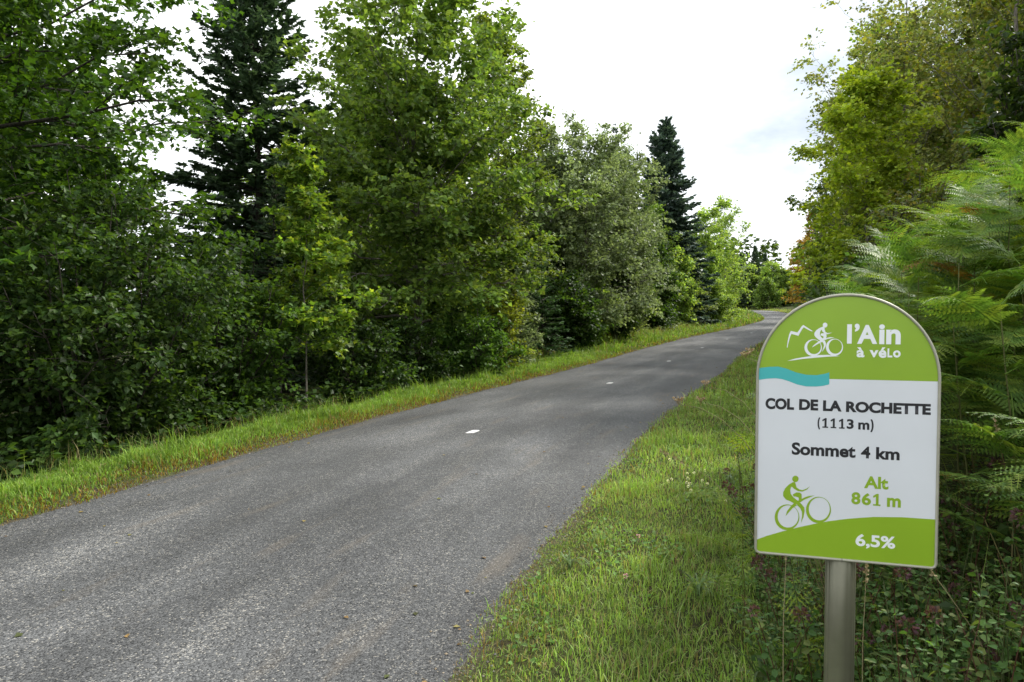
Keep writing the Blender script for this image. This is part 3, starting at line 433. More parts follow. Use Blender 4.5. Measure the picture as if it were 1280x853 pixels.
def prof_at(profile, t): return np.interp(t, [p_[0] for p_ in profile], [p_[1] for p_ in profile])
def leaf_tree(name, label, x, y, top, R, profile, seed, n_leaf, size, kind, pal, wts=None, nprim=46, tr=.12, crown0=.18, bark=None, group=None, lean=(0, 0),
              el=(2, 62), ntw=6, nsec=12, twl=.3, flat_=.5, seclen=.36, var=.22, z=None, mat=None, cat='tree', hue=.12, sky_side=None):
    rng = np.random.default_rng(seed); z0 = T1(x, y) if z is None else z; H = top - z0
    o = thing(name, label, cat, (x, y, z0), 0, group); o['h_'] = H; o['r_'] = R
    wood, L = Buf(), Buf()
    k = 9; uu = np.linspace(0, 1, k); tp = np.column_stack([lean[0] * uu ** 1.3 + rng.standard_normal(k) * .012 * H * uu, lean[1] * uu ** 1.3 + rng.standard_normal(k) * .012 * H * uu, uu * H * .97 - .15 * (uu == 0)])
    tube(wood, tp, tr * (1 - uu * .93) * np.where(uu == 0, 1.35, 1), 8)
    per = max(2, int(round(n_leaf / (nprim * nsec * ntw))))
    for i in range(nprim):
        te = crown0 + (1 - crown0) * ((i + rng.random()) / nprim) ** .9; q = 1 if i % 3 else rng.uniform(.45, .8)
        a = i * 2.399963 + rng.normal(0, .35); lump = 1 + .13 * math.sin(3 * a + te * 9 + seed) + rng.normal(0, .07)
        rr = R * prof_at(profile, te) * lump * q
        if sky_side is not None: rr *= 1 + sky_side[1] * math.cos(a - sky_side[0])
        e = R_(np.interp(te, [crown0, 1], el)) + rng.normal(0, .08); t = te
        ts = np.clip(te - rr * math.tan(min(e, 1.2)) / H, max(crown0 * .5, te - .45), .97); st = np.array([np.interp(ts, uu, tp[:, q_]) for q_ in range(3)])
        ax_ = np.array([np.interp(te, uu, tp[:, q_]) for q_ in (0, 1)])
        en = np.array([ax_[0] + math.cos(a) * rr, ax_[1] + math.sin(a) * rr, te * H * 1.0])
        grow(rng, wood, L, st, en, .05, max(rr, R * .35), nsec, ntw, per, size, kind, pal, wts, tr * .32 * (1.15 - t), u0=.2, flat_=flat_, seclen=seclen, var=var, twl=twl, hue=hue)
    link('trunk', wood.mesh('trunk', [bark or M_bark], True), o)
    link('crown', L.mesh('crown', [mat or M_leaf]), o)
    return o
def clone(src, label, x, y, top, R, rz, group=None, name=None, wide=None):
    """a copy of a finished tree: its empty and its parts, sharing mesh data"""
    r = src.copy(); COL.objects.link(r); r.name = name or src.name.split('.')[0]; z0 = T1(x, y); r.location = (x, y, z0); r.rotation_euler = (0, 0, rz)
    k = (top - z0) / src['h_']; q = R / src['r_']; r.scale = (q, q, k); r['label'] = label
    if group: r['group'] = group
    elif 'group' in r: del r['group']
    for c in list(src.children):
        d = c.copy(); COL.objects.link(d); d.parent = r
    return r
def shrub(name, label, x, y, top, R, seed, n_leaf, size, kind, pal, wts=None, nstem=16, sq=1.0, group=None, bark=None, twl=.26, ntw=5, nsec=11, flat_=.35, z=None, cat='shrub', var=.24, mat=None, hue=.12, stem_r=.018, u0=.12, topiness=1.0):
    rng = np.random.default_rng(seed); z0 = T1(x, y) if z is None else z; H = top - z0
    o = thing(name, label, cat, (x, y, z0), 0, group); o['h_'] = H; o['r_'] = R; wood, L = Buf(), Buf()
    per = max(2, int(round(n_leaf / (nstem * nsec * ntw))))
    for i in range(nstem):
        a = i * 2.399963 + rng.normal(0, .3); q = math.sqrt((i + .5) / nstem) * rng.uniform(.85, 1.1)
        end = np.array([math.cos(a) * R * q, math.sin(a) * R * q * sq, H * (math.sqrt(max(.04, 1 - (q * .93) ** 2)) * rng.uniform(.82, 1.0)) * topiness])
        st = np.array([math.cos(a), math.sin(a), 0]) * R * .14 * rng.random() + (0, 0, -.08)
        grow(rng, wood, L, st, end, .04, R, nsec, ntw, per, size, kind, pal, wts, stem_r * (1.1 + R * .3), u0=u0, flat_=flat_, var=var, twl=twl, hue=hue, seclen=.42)
    link('stem', wood.mesh('stem', [bark or M_barkd], True), o); link('foliage', L.mesh('foliage', [mat or M_leaf]), o)
    return o
def spruce(name, label, x, y, top, R, seed, pal, nwh=26, per_wh=6, group=None, cut=0.0, tw=.2, dens=1.0, z=None, low=.06, wid=.045, power=.85):
    rng = np.random.default_rng(seed); z0 = T1(x, y) if z is None else z; H = top - z0
    o = thing(name, label, 'conifer', (x, y, z0), 0, group); o['h_'] = H; o['r_'] = R; wood, L = Buf(), Buf()
    uu = np.linspace(0, 1, 8); tube(wood, np.column_stack([uu * 0 + .01 * H * np.sin(uu * 5 + seed), uu * 0, uu * H - .1 * (uu == 0)]), .014 * H * (1 - .95 * uu), 7)
    for i in range(nwh):
        t = low + (1 - low) * (i + .3 * rng.random()) / nwh; rr = R * ((1 - t) ** power + .03)
        for k in range(per_wh):
            a = 2 * np.pi * (k + rng.random() * .7) / per_wh + i * .7; ln = rr * rng.uniform(.68, 1.2)
            e = np.interp(t, [0, .5, 1], [-.22, .05, .75]) + rng.normal(0, .08)
            d = np.array([math.cos(a) * math.cos(e), math.sin(a) * math.cos(e), math.sin(e)]); st = np.array([0, 0, t * H + rng.normal(0, .012 * H)])
            u = np.linspace(0, 1, 5)[:, None]; P = st + d * ln * u + np.array([0, 0, 1.]) * (-.16 * ln * u + .20 * ln * u ** 2.2)
            tube(wood, P, np.linspace(.012 + .006 * ln, .004, 5), 3)
            n = max(8, int(dens * 34 * (ln / 1.5) ** 1.1)); v = rng.uniform(.12, 1.02, n) ** .8; ix = np.minimum(v * 4, 3.999).astype(int); f_ = (v * 4 - ix)[:, None]
            B = P[ix] * (1 - f_) + P[np.minimum(ix + 1, 4)] * f_
            sd_ = norm(np.cross(d, (0, 0, 1.))); sg = np.where(rng.random((n, 1)) < .5, -1, 1)
            fw = norm(d * rng.uniform(.5, 1.0, (n, 1)) + sd_ * sg * rng.uniform(.3, 1.0, (n, 1)) + np.array([0, 0, 1.]) * rng.normal(-.12, .22, (n, 1)))
            sz = tw * rng.uniform(.6, 1.5, n) * (1.1 - .35 * v) * (.55 + .45 * min(1, ln))
            c = palette(rng, n, pal, None, .2)
            # every twig: two crossed narrow toothed blades
            for ax in (0, 1):
                up = norm(np.cross(fw, np.array([0, 0, 1.])) + 1e-5) if ax else norm(np.array([0, 0, 1.]) + .3 * rng.standard_normal((n, 3)))
                Lk_ = np.array([(0, 0, 0), (1.1, .28, 0), (.45, .34, 0), (.95, .62, 0), (.3, .68, 0), (0, 1, 0), (-.3, .68, 0), (-.95, .62, 0), (-.45, .34, 0), (-1.1, .28, 0)]) * np.array([wid / tw, 1, 1])
                Fk = np.array([(0, 1, 2), (0, 2, 8), (0, 8, 9), (2, 3, 4), (2, 4, 6), (2, 6, 8), (6, 7, 8), (4, 5, 6)])
                if ax: Fk = Fk[[0, 4, 5]]
                r_ = norm(np.cross(fw, up)); u_ = np.cross(r_, fw)
                V = B[:, None] + sz[:, None, None] * (Lk_[None, :, 0:1] * r_[:, None] + Lk_[None, :, 1:2] * fw[:, None])
                L.add(V.reshape(-1, 3), (Fk[None] + (np.arange(n) * 10)[:, None, None]).reshape(-1, 3), np.repeat(c[:, None], 10, 1).reshape(-1, 3))
    link('trunk', wood.mesh('trunk', [M_barkd], True), o); link('crown', L.mesh('crown', [M_needle]), o)
    return o

MAPLE = [(0.04, 0.096, 0.0128), (0.056, 0.124, 0.016), (0.08, 0.152, 0.0176), (0.032, 0.072, 0.012)]
HAZEL = [(0.0328, 0.0718, 0.014), (0.0437, 0.0897, 0.0172), (0.025, 0.053, 0.0117), (0.0663, 0.1131, 0.0203)]
ASH = [(0.115, 0.195, 0.042), (0.15, 0.235, 0.052), (0.09, 0.16, 0.036), (0.19, 0.265, 0.06)]
BEECH = [(0.12, 0.18, 0.035), (0.16, 0.22, 0.04), (0.19, 0.235, 0.04), (0.09, 0.14, 0.03)]
GREY = [(0.21, 0.266, 0.126), (0.252, 0.308, 0.154), (0.154, 0.2029, 0.098), (0.238, 0.294, 0.112)]
YELG = [(0.19, 0.25, 0.03), (0.25, 0.29, 0.035), (0.14, 0.2, 0.028), (0.28, 0.29, 0.04)]
LIME = [(0.207, 0.322, 0.0747), (0.276, 0.391, 0.092), (0.161, 0.2645, 0.0633), (0.322, 0.414, 0.1265)]
AUT = [(.30, .20, .03), (.26, .12, .02), (.16, .17, .03), (.34, .24, .04)]
BROWN = [(0.19, 0.24, 0.055), (0.25, 0.28, 0.06), (0.14, 0.19, 0.05), (0.28, 0.26, 0.07)]
SPR = [(0.06, 0.105, 0.055), (0.085, 0.135, 0.068), (0.045, 0.08, 0.042)]
SPRB = [(0.075, 0.12, 0.092), (0.1, 0.15, 0.115), (0.055, 0.09, 0.072)]
ROUND = [(.0, .55), (.15, .8), (.4, 1), (.65, .92), (.85, .62), (1, .22)]
OVAL = [(.0, .7), (.2, .95), (.45, 1), (.7, .8), (.88, .5), (1, .15)]
EGG = [(0, .35), (.2, .6), (.45, .92), (.65, 1), (.85, .78), (1, .3)]
SPIRE = [(0, .9), (.2, 1), (.5, .8), (.8, .45), (1, .1)]

# --- left side, near to far
leaf_tree('maple_tree', 'tall dark green maple overhanging the left edge of the picture', -8.7, 9.7, 9.7, 4.45, [(0, .8), (.2, .9), (.35, .86), (.55, 1), (.8, 1), (1, .5)], 11, 72000, .116, 'star', MAPLE, None, nprim=80, tr=.2, crown0=.16, bark=M_barkd, el=(-6, 50), nsec=13, ntw=6, twl=.42, flat_=.7)
MP2 = leaf_tree('maple_tree', 'maple with thin leafy boughs standing behind the hazel thicket', -10.6, 13.6, 10.0, 3.9, OVAL, 12, 34000, .17, 'two', MAPLE, None, nprim=56, tr=.13, crown0=.12, bark=M_barkd, el=(0, 50), nsec=11, ntw=5, twl=.42, flat_=.7)
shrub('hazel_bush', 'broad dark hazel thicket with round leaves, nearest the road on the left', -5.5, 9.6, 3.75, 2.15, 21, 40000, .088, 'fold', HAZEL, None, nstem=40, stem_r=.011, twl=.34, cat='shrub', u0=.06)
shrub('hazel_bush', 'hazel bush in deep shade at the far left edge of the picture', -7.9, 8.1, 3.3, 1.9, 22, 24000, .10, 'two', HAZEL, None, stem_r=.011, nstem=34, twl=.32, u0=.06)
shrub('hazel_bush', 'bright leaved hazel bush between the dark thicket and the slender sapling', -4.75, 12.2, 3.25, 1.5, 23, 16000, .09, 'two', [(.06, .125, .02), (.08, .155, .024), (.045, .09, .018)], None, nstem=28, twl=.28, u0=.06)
spruce('spruce_tree', 'tall dark spruce rising behind the hazel bushes on the left', -7.6, 22, 12.4, 3.2, 31, SPR, nwh=44, per_wh=8, tw=.4, wid=.1, power=.62, dens=.72)
spruce('spruce_tree', 'shaded lower spruce filling the gap below the tall dark spruce', -6.2, 19.5, 5.2, 2.0, 32, SPR, nwh=20, per_wh=7, tw=.28, wid=.06, dens=.6)
leaf_tree('sapling', 'slender yellow-green sapling with bare pale lower stems by the left verge', -3.6, 12.9, 4.5, 1.0, [(0, .5), (.3, 1), (.55, .9), (.8, .5), (1, .12)], 41, 7000, .11, 'star', [(.11, .20, .028), (.15, .245, .03), (.085, .16, .025), (.22, .28, .04)], None, nprim=26, tr=.022, crown0=.26, bark=M_bark, el=(10, 60), nsec=8, ntw=4, twl=.26)
BIG = leaf_tree('ash_tree', 'large broad green tree with pale trunk, the biggest beside the left verge', -2.25, 17.8, 9.9, 2.85, [(0, .75), (.15, .9), (.35, 1), (.6, 1.05), (.8, .98), (.93, .75), (1, .4)], 42, 56000, .134, 'two', ASH, None, nprim=90, tr=.13, crown0=.17, bark=M_bark, el=(-4, 66), nsec=14, ntw=6, twl=.34, flat_=.5)
BEE = leaf_tree('beech_tree', 'beech with spiky level branches against the sky, right of the big green tree', -.45, 20.9, 9.9, 1.45, [(0, .7), (.3, 1), (.6, .95), (.8, .7), (1, .2)], 43, 25000, .108, 'two', BEECH, None, nprim=60, tr=.09, crown0=.14, bark=M_bark, el=(8, 50), nsec=13, ntw=5, twl=.3, flat_=.85)
leaf_tree('beech_tree', 'beech half hidden between the tall spruce and the big green tree', -4.4, 22.5, 10.2, 2.1, OVAL, 44, 10000, .155, 'two', ASH, None, nprim=44, tr=.1, crown0=.2, bark=M_bark, el=(4, 60), nsec=12, ntw=5, twl=.34)
shrub('understory_bush', 'low leafy bush under the big green tree, beside the sapling', -3.05, 14.4, 1.75, 1.15, 51, 9000, .09, 'two', HAZEL, None, nstem=20, u0=.05)
shrub('understory_bush', 'low dark bush at the foot of the big green tree', -2.15, 15.8, 1.55, 1.0, 52, 9000, .09, 'two', HAZEL, None, nstem=18, u0=.05)
shrub('understory_bush', 'glossy low bush to the right of the pale trunk', -.95, 17.6, 1.9, 1.1, 53, 9000, .085, 'two', [(.06, .13, .02), (.08, .15, .03)], None, nstem=18, u0=.05)
shrub('yellow_green_bush', 'yellow-green upright bush catching light on the left verge', -.45, 19.7, 2.95, .85, 54, 11000, .075, 'two', YELG, None, nstem=20, u0=.05)
shrub('grey_green_bush', 'grey-green rounded bush next to the yellow-green one', -.05, 22.2, 2.9, .95, 55, 11000, .075, 'two', GREY, None, nstem=20, u0=.05, mat=M_greyleaf)
spruce('young_spruce', 'small dense dark green spruce among the verge bushes', 1.0, 25.0, 3.3, 1.1, 56, [(.045, .095, .03), (.06, .12, .035)], nwh=16, per_wh=8, tw=.22, wid=.06, low=.02)
WIL = leaf_tree('willow_tree', 'wide grey-green willow at the middle of the left tree row', 3.1, 31.2, 9.7, 2.95, [(0, .7), (.25, 1), (.55, 1), (.8, .9), (.93, .65), (1, .3)], 45, 36000, .142, 'two', GREY, None, nprim=70, tr=.1, crown0=.12, bark=M_bark, el=(10, 66), nsec=13, ntw=6, twl=.42, mat=M_greyleaf)
leaf_tree('willow_tree', 'slimmer grey-green willow behind the beech with the spiky branches', 1.3, 30.5, 9.6, 2.0, OVAL, 46, 16000, .145, 'two', GREY, None, nprim=44, tr=.09, crown0=.1, bark=M_bark, el=(20, 70), nsec=12, ntw=5, twl=.4, mat=M_greyleaf)
leaf_tree('ash_tree', 'fresh green tree between the wide willow and the blue-green spruce', 5.2, 36.0, 9.4, 1.9, OVAL, 47, 12000, .16, 'two', [(.07, .13, .025), (.09, .15, .03)], None, nprim=44, tr=.09, crown0=.1, el=(15, 66), nsec=12, ntw=5, twl=.42)
spruce('spruce_tree', 'blue-green pointed spruce standing above the left tree row', 10.9, 53, 15.4, 3.8, 33, SPRB, nwh=46, per_wh=9, tw=.6, wid=.17, power=.75, dens=.55)
spruce('spruce_tree', 'thin spruce tip just showing over the willow crowns', 6.9, 50, 14.4, 2.1, 34, SPRB, nwh=24, per_wh=6, tw=.35, wid=.09, dens=.6)
VB = {}
for i, (x, y, tp_, r_, pal, lb) in enumerate([
        (2.1, 27.4, 3.2, 1.2, HAZEL, 'dark hazel bush at the foot of the wide willow'),
        (3.1, 31.4, 4.2, 1.3, LIME, 'pale-edged bush right of the willow foot'),
        (4.6, 35.2, 4.6, 1.4, HAZEL, 'tall dark bush halfway along the left verge'),
        (6.1, 39.5, 5.2, 1.6, GREY, 'silvery green bush below the blue-green spruce'),
        (8.4, 44.6, 5.8, 1.7, HAZEL, 'dark green bush just past the silvery one'),
        (10.9, 50.2, 6.4, 1.8, LIME, 'bright bush below the light birches')]):
    kb = str(pal[0])
    if kb in VB: clone(VB[kb], lb, x, y, tp_, r_, i * 1.3)
    else: VB[kb] = shrub('verge_bush', lb, x, y, tp_, r_, 60 + i, 15000, .13, 'two', pal, None, nstem=24, twl=.42, u0=.04)
BI = []
for i, (x, y, tp_, r_, nl, lb) in enumerate([
        (15.4, 59, 10.2, 2.6, 8000, 'light green birch, first of the sunlit group before the bend'),
        (18.1, 63, 11.6, 2.3, 5200, 'airy birch with sky showing through, tallest before the bend'),
        (19.0, 70, 8.2, 2.2, 6500, 'rounded sunlit birch near the bend'),
        (20.8, 77, 7.4, 2.1, 6000, 'last small birch on the left before the bend')]):
    if i > 1: clone(BI[i - 2], lb, x, y, tp_, r_, 2 + i); continue
    BI.append(leaf_tree('birch_tree', lb, x, y, tp_, r_, OVAL, 70 + i, nl * 2, .18, 'two', LIME, None, nprim=36, tr=.09, crown0=.08, bark=M_barkp, el=(15, 64), nsec=11, ntw=5, twl=.5))
for i, (x, y, tp_, r_, lb) in enumerate([
        (15.3, 57.0, 4.9, 1.8, 'sunlit low bush in front of the first birch'), (17.4, 63.5, 5.0, 1.8, 'sunlit low bush in front of the airy birch'),
        (20.2, 72, 4.8, 1.5, 'sunlit low bush at the inside of the bend'), (22.4, 81, 4.6, 1.4, 'farthest sunlit bush on the left of the bend')]):
    if i: clone(RB, lb, x, y, tp_, r_, 1.7 * i)
    else: RB = shrub('roadside_bush', lb, x, y, tp_, r_, 80 + i, 12000, .15, 'two', LIME, None, nstem=22, twl=.5, u0=.04)
clone(VB[str(GREY[0])], 'silvery bush at the very foot of the blue-green spruce', 12.7, 54.0, 5.6, 1.9, 2.2)
clone(VB[str(HAZEL[0])], 'dark bush between the silvery one and the first birch', 14.2, 57.0, 4.6, 1.6, 4.1)
# --- beyond the bend
for i, (x, y, tp_, r_, lb) in enumerate([
        (37.5, 126, 11.0, 3.0, 'dark spruce at the left end of the far row'), (40.2, 130, 12.6, 2.8, 'dark spruce with a thin top in the far row'),
        (43.6, 133, 14.0, 2.7, 'tallest pointed spruce beyond the bend'), (46.4, 136, 12.8, 2.6, 'small spruce tip right of the tallest far one'), (39.5, 135, 9.5, 2.6, 'low dark spruce behind the last birch')]):
    if i: clone(FS, lb, x, y, tp_, r_, 1.7 * i)
    else: FS = spruce('spruce_tree', lb, x, y, tp_, r_, 90 + i, SPR, nwh=30, per_wh=8, tw=.5, wid=.16, dens=.5, power=.95)
for i, (x, y, tp_, r_, pal, lb) in enumerate([
        (43.4, 124, 10.4, 3.0, LIME, 'rounded green tree facing the bend'), (45.2, 122, 9.0, 2.6, ASH, 'mid green tree closing the view at the bend'),
        (41.2, 119, 7.2, 2.2, ASH, 'small dull green tree in front of the far spruces'), (48.5, 119, 10, 2.8, BEECH, 'far olive tree right of the bend')]):
    leaf_tree('far_tree', lb, x, y, tp_, r_, OVAL, 100 + i, 6500, .3, 'two', pal, None, nprim=26, tr=.12, crown0=.05, el=(5, 60), nsec=9, ntw=4, twl=.8)
# --- right side, far to near
for i, (x, y, tp_, r_, pal, kind, lb) in enumerate([
        (39.3, 99, 12.0, 2.4, AUT, 'two', 'orange and yellow tree farthest along the right verge'),
        (37.0, 91, 14.6, 2.8, AUT, 'two', 'golden tree behind the right hand green trees'),
        (35.0, 84, 8.8, 2.4, YELG, 'two', 'yellow-green tree below the golden ones'),
        (33.0, 74, 11.0, 3.0, ASH, 'two', 'green tree in front of the golden ones'),
        (27.9, 60, 11.5, 3.2, BEECH, 'two', 'olive green tree in the middle of the right side')]):
    leaf_tree('roadside_tree', lb, x, y, tp_, r_, OVAL, 110 + i, 13000, .2, kind, pal, None, nprim=34, tr=.12, crown0=.06, el=(8, 62), nsec=11, ntw=5, twl=.55)
spruce('spruce_tree', 'dark spruce between the golden tree and the right hand wood', 35.3, 84.5, 17.2, 2.6, 96, SPRB, nwh=24, per_wh=7, tw=.5, wid=.14, dens=.4)
leaf_tree('maple_tree', 'dark leafy maple forming the left shoulder of the right hand wood', 18.0, 36.0, 12.4, 3.0, [(0, .8), (.25, 1), (.5, .95), (.75, .65), (1, .15)], 121, 26000, .175, 'two', [(.08, .15, .026), (.11, .185, .034), (.16, .20, .04)], None, nprim=56, tr=.14, crown0=.05, bark=M_barkd, el=(0, 62), nsec=13, ntw=5, twl=.45)
RND = leaf_tree('maple_tree', 'round headed maple in the middle of the right hand wood', 13.5, 26.5, 12.0, 2.9, [(0, .75), (.3, 1), (.6, .9), (.82, .65), (1, .25)], 122, 38000, .152, 'two', [(.095, .17, .028), (.13, .205, .034), (.19, .235, .04)], None, nprim=62, tr=.14, crown0=.05, bark=M_barkd, el=(0, 62), nsec=13, ntw=6, twl=.4)
BRN = leaf_tree('beech_tree', 'brownish thin-leaved tree with upright twigs over the ferns', 9.9, 18.8, 10.2, 2.5, EGG, 123, 27000, .1, 'two', BROWN, None, nprim=64, tr=.1, crown0=.1, bark=M_bark, el=(25, 76), nsec=13, ntw=5, twl=.34, mat=M_greyleaf)
leaf_tree('oak_tree', 'open crowned tree with crooked boughs at the top right', 9.6, 14.2, 9.6, 2.6, [(0, .2), (.4, .5), (.6, .9), (.8, 1), (1, .6)], 124, 7000, .10, 'star', [(.09, .15, .02), (.15, .18, .025), (.20, .19, .03)], None, nprim=34, tr=.1, crown0=.3, bark=M_bark, el=(20, 60), nsec=10, ntw=4, twl=.34)
leaf_tree('field_maple', 'yellowing young maple bright against the dark right hand wood', 6.5, 13.6, 6.1, 1.3, OVAL, 125, 19000, .085, 'two', [(.27, .36, .035), (.32, .38, .04), (.20, .29, .03)], None, nprim=36, tr=.05, crown0=.2, bark=M_bark, el=(10, 60), nsec=10, ntw=5, twl=.26)
shrub('blackthorn_bush', 'small-leaved glinting bush behind the bracken', 6.2, 10.8, 3.9, 1.15, 126, 14000, .06, 'two', [(.06, .095, .02), (.085, .12, .03), (.12, .11, .035)], None, nstem=26, twl=.24, u0=.05)
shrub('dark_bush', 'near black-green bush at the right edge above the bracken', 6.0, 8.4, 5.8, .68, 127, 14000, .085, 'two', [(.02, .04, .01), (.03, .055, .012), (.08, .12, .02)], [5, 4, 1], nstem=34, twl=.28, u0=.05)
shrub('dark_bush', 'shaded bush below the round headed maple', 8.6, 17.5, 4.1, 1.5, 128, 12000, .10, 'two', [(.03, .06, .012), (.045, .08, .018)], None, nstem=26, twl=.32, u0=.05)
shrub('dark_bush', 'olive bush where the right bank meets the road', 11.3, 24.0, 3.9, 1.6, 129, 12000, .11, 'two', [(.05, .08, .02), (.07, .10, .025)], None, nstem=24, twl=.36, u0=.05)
shrub('dark_bush', 'tangled bush on the right bank beyond the olive one', 15.6, 33.0, 5.0, 2.0, 130, 12000, .14, 'two', [(.05, .09, .02), (.08, .11, .03)], None, nstem=24, twl=.42, u0=.05)
shrub('dark_bush', 'spreading bush on the right bank before the golden trees', 21.8, 46.0, 6.5, 2.4, 131, 12000, .17, 'two', BEECH, None, nstem=24, twl=.5, u0=.05)
shrub('bramble_bush', 'broad-leaved bush at the left end of the bracken bank', 3.75, 7.4, 2.5, .62, 132, 2200, .095, 'oval', [(.05, .11, .02), (.07, .14, .03), (.09, .16, .03)], None, nstem=16, twl=.2, u0=.1)
shrub('bramble_bush', 'bramble bush between the broad-leaved one and the olive bush', 5.2, 11.6, 2.35, .85, 133, 3600, .08, 'oval', [(.05, .10, .02), (.08, .13, .03)], None, nstem=18, twl=.24, u0=.1)

# more trees of the same kinds filling the wood behind the two rows
rng = np.random.default_rng(77)
GL_, GRR = 'trees filling the wood behind the left row', 'trees filling the wood behind the right row'
for (src, x, y, tp_, r_, lb) in [
        (BIG, -5.2, 26, 8.6, 2.9, 'leafy tree in the wood just behind the tall dark spruce'), (BEE, -2.2, 27, 8.8, 2.3, 'leafy tree behind the biggest roadside tree, its crown showing through the gaps'),
        (BIG, .2, 33, 9.0, 2.6, 'leafy tree behind the slimmer willow'), (WIL, 2.6, 39, 9.6, 2.8, 'grey-green tree right behind the wide willow'),
        (BEE, 5.2, 44, 9.2, 2.4, 'leafy tree between the wide willow and the thin spruce tip'), (BIG, 8.2, 50, 9.0, 2.8, 'leafy tree at the left foot of the blue-green spruce'),
        (WIL, 11.6, 57, 9.0, 2.7, 'grey-green tree at the right foot of the blue-green spruce'), (BIG, 14.4, 66, 9.6, 3.0, 'leafy tree behind the first birch'), (BEE, 17, 74, 9.0, 2.8, 'leafy tree behind the airy birch'),
        (BIG, -9.0, 31, 8.0, 3.2, 'leafy tree low behind the left side of the tall dark spruce'), (WIL, -5.0, 38, 8.6, 3.2, 'grey-green tree far behind the half hidden beech'),
        (BEE, -1, 46, 8.5, 3.1, 'leafy tree far behind the spiky beech'), (BIG, 4, 55, 9.0, 3.3, 'leafy tree far behind the wide willow'), (MP2, -14.5, 19, 10, 4.4, 'maple filling the background at the left edge behind the overhanging maple'),
        (MP2, -16.5, 26, 10.5, 5, 'farthest maple at the left edge, seen only through gaps'), (BIG, -12.2, 9.4, 8.6, 3.2, 'leafy tree cut by the left edge behind the shaded hazel bush'), (WIL, 4.9, 34.5, 9.3, 2.3, 'grey-green tree at the right shoulder of the wide willow')]:
    clone(src, lb, x, y, tp_, r_, rng.random() * 6.28, GL_, 'woodland_tree')
for (src, x, y, tp_, r_, lb) in [
        (RND, 14.4, 20.6, 12, 3.4, 'leafy tree behind the brownish thin-leaved tree'), (RND, 13.0, 15.8, 10.5, 2.8, 'leafy tree behind the open crowned tree at the upper right'), (BRN, 12.3, 21.5, 11.2, 2.8, 'brownish tree between the round headed maple and the top right corner'),
        (RND, 18.5, 27, 13, 3.8, 'leafy tree behind the round headed maple'), (RND, 22.5, 41, 13.2, 3.6, 'leafy tree behind the left shoulder of the right hand wood'), (BRN, 16, 31, 12.6, 3.2, 'brownish tree beside the left shoulder of the right hand wood'),
        (RND, 26, 50, 13, 4.0, 'leafy tree behind the spreading bush on the right bank'), (RND, 32, 63, 13, 4.0, 'leafy tree behind the olive green one on the right side'), (RND, 38, 76, 13, 4.0, 'leafy tree behind the green one before the golden trees'),
        (RND, 13.4, 12.2, 10.5, 3.0, 'leafy tree cut by the right edge above the black-green bush'), (BRN, 10.4, 14.9, 10.8, 2.2, 'brownish tree close beside the open crowned tree'),
        (RND, 10.6, 7.6, 9.0, 2.4, 'leafy tree at the right edge behind the black-green bush')]:
    clone(src, lb, x, y, tp_, r_, rng.random() * 6.28, GRR, 'woodland_tree')

# a far-off wood that reads as one mass, all round behind the rows
rng = np.random.default_rng(7); L = Buf(); W2 = Buf()
pts = []
for i in range(60): pts.append((rng.uniform(-70, 20), rng.uniform(105, 190), rng.uniform(8, 13), 0))
for i in range(90): pts.append((rng.uniform(20, 150), rng.uniform(140, 200), rng.uniform(10, 15), 0))
for i in range(50): pts.append((rng.uniform(48, 130), rng.uniform(60, 138), rng.uniform(9, 14), 0))
for i in range(60): pts.append((rng.uniform(18, 46), rng.uniform(20, 66), rng.uniform(8, 12), 1))
for i in range(20): pts.append((rng.uniform(-60, -8), rng.uniform(34, 100), rng.uniform(2.6, 4.2), 1))
for i in range(40): pts.append((rng.uniform(30, 62), rng.uniform(121, 140), rng.uniform(4.5, 7), 0))
for i in range(44):
    yy = rng.uniform(30, 60); pts.append((yy * rng.uniform(-.34, .02), yy, rng.uniform(5, 8.5), 1))
for (x, y, h, q) in pts:
    s_, d_ = nearest(x, y)
    if abs(d_[0]) < 5.5: continue
    z0 = T1(x, y) if abs(d_[0]) < 38 else base_h(y) - 1.2
    n = 160 if y > 60 else 330; R = h * .26; t = rng.random(n) ** .8; a = rng.random(n) * 2 * np.pi; rr = R * (1 - t * .85) ** .7 * rng.uniform(.5, 1.1, n)
    P = np.column_stack([x + rr * np.cos(a), y + rr * np.sin(a), z0 + .1 + t * h]); sz = 1.25 if y > 60 else .76
    base = np.array([(.022, .042, .018), (.045, .08, .02), (.06, .09, .025)])[rng.integers(0, 3)]
    add_leaves(L, P, norm(np.column_stack([np.cos(a), np.sin(a), -.3 + 0 * a]) + .5 * rng.standard_normal((n, 3))), norm(np.array([0, 0, 1.]) + .5 * rng.standard_normal((n, 3))), sz * rng.uniform(.5, 1.2, n), 'two', base * (1 + .25 * rng.standard_normal((n, 1))).clip(.4, 1.6))
o = link('far_woods', L.mesh('far_woods', [M_leaf])); o['kind'] = 'stuff'; o['label'] = 'dark mass of distant woodland closing the view'

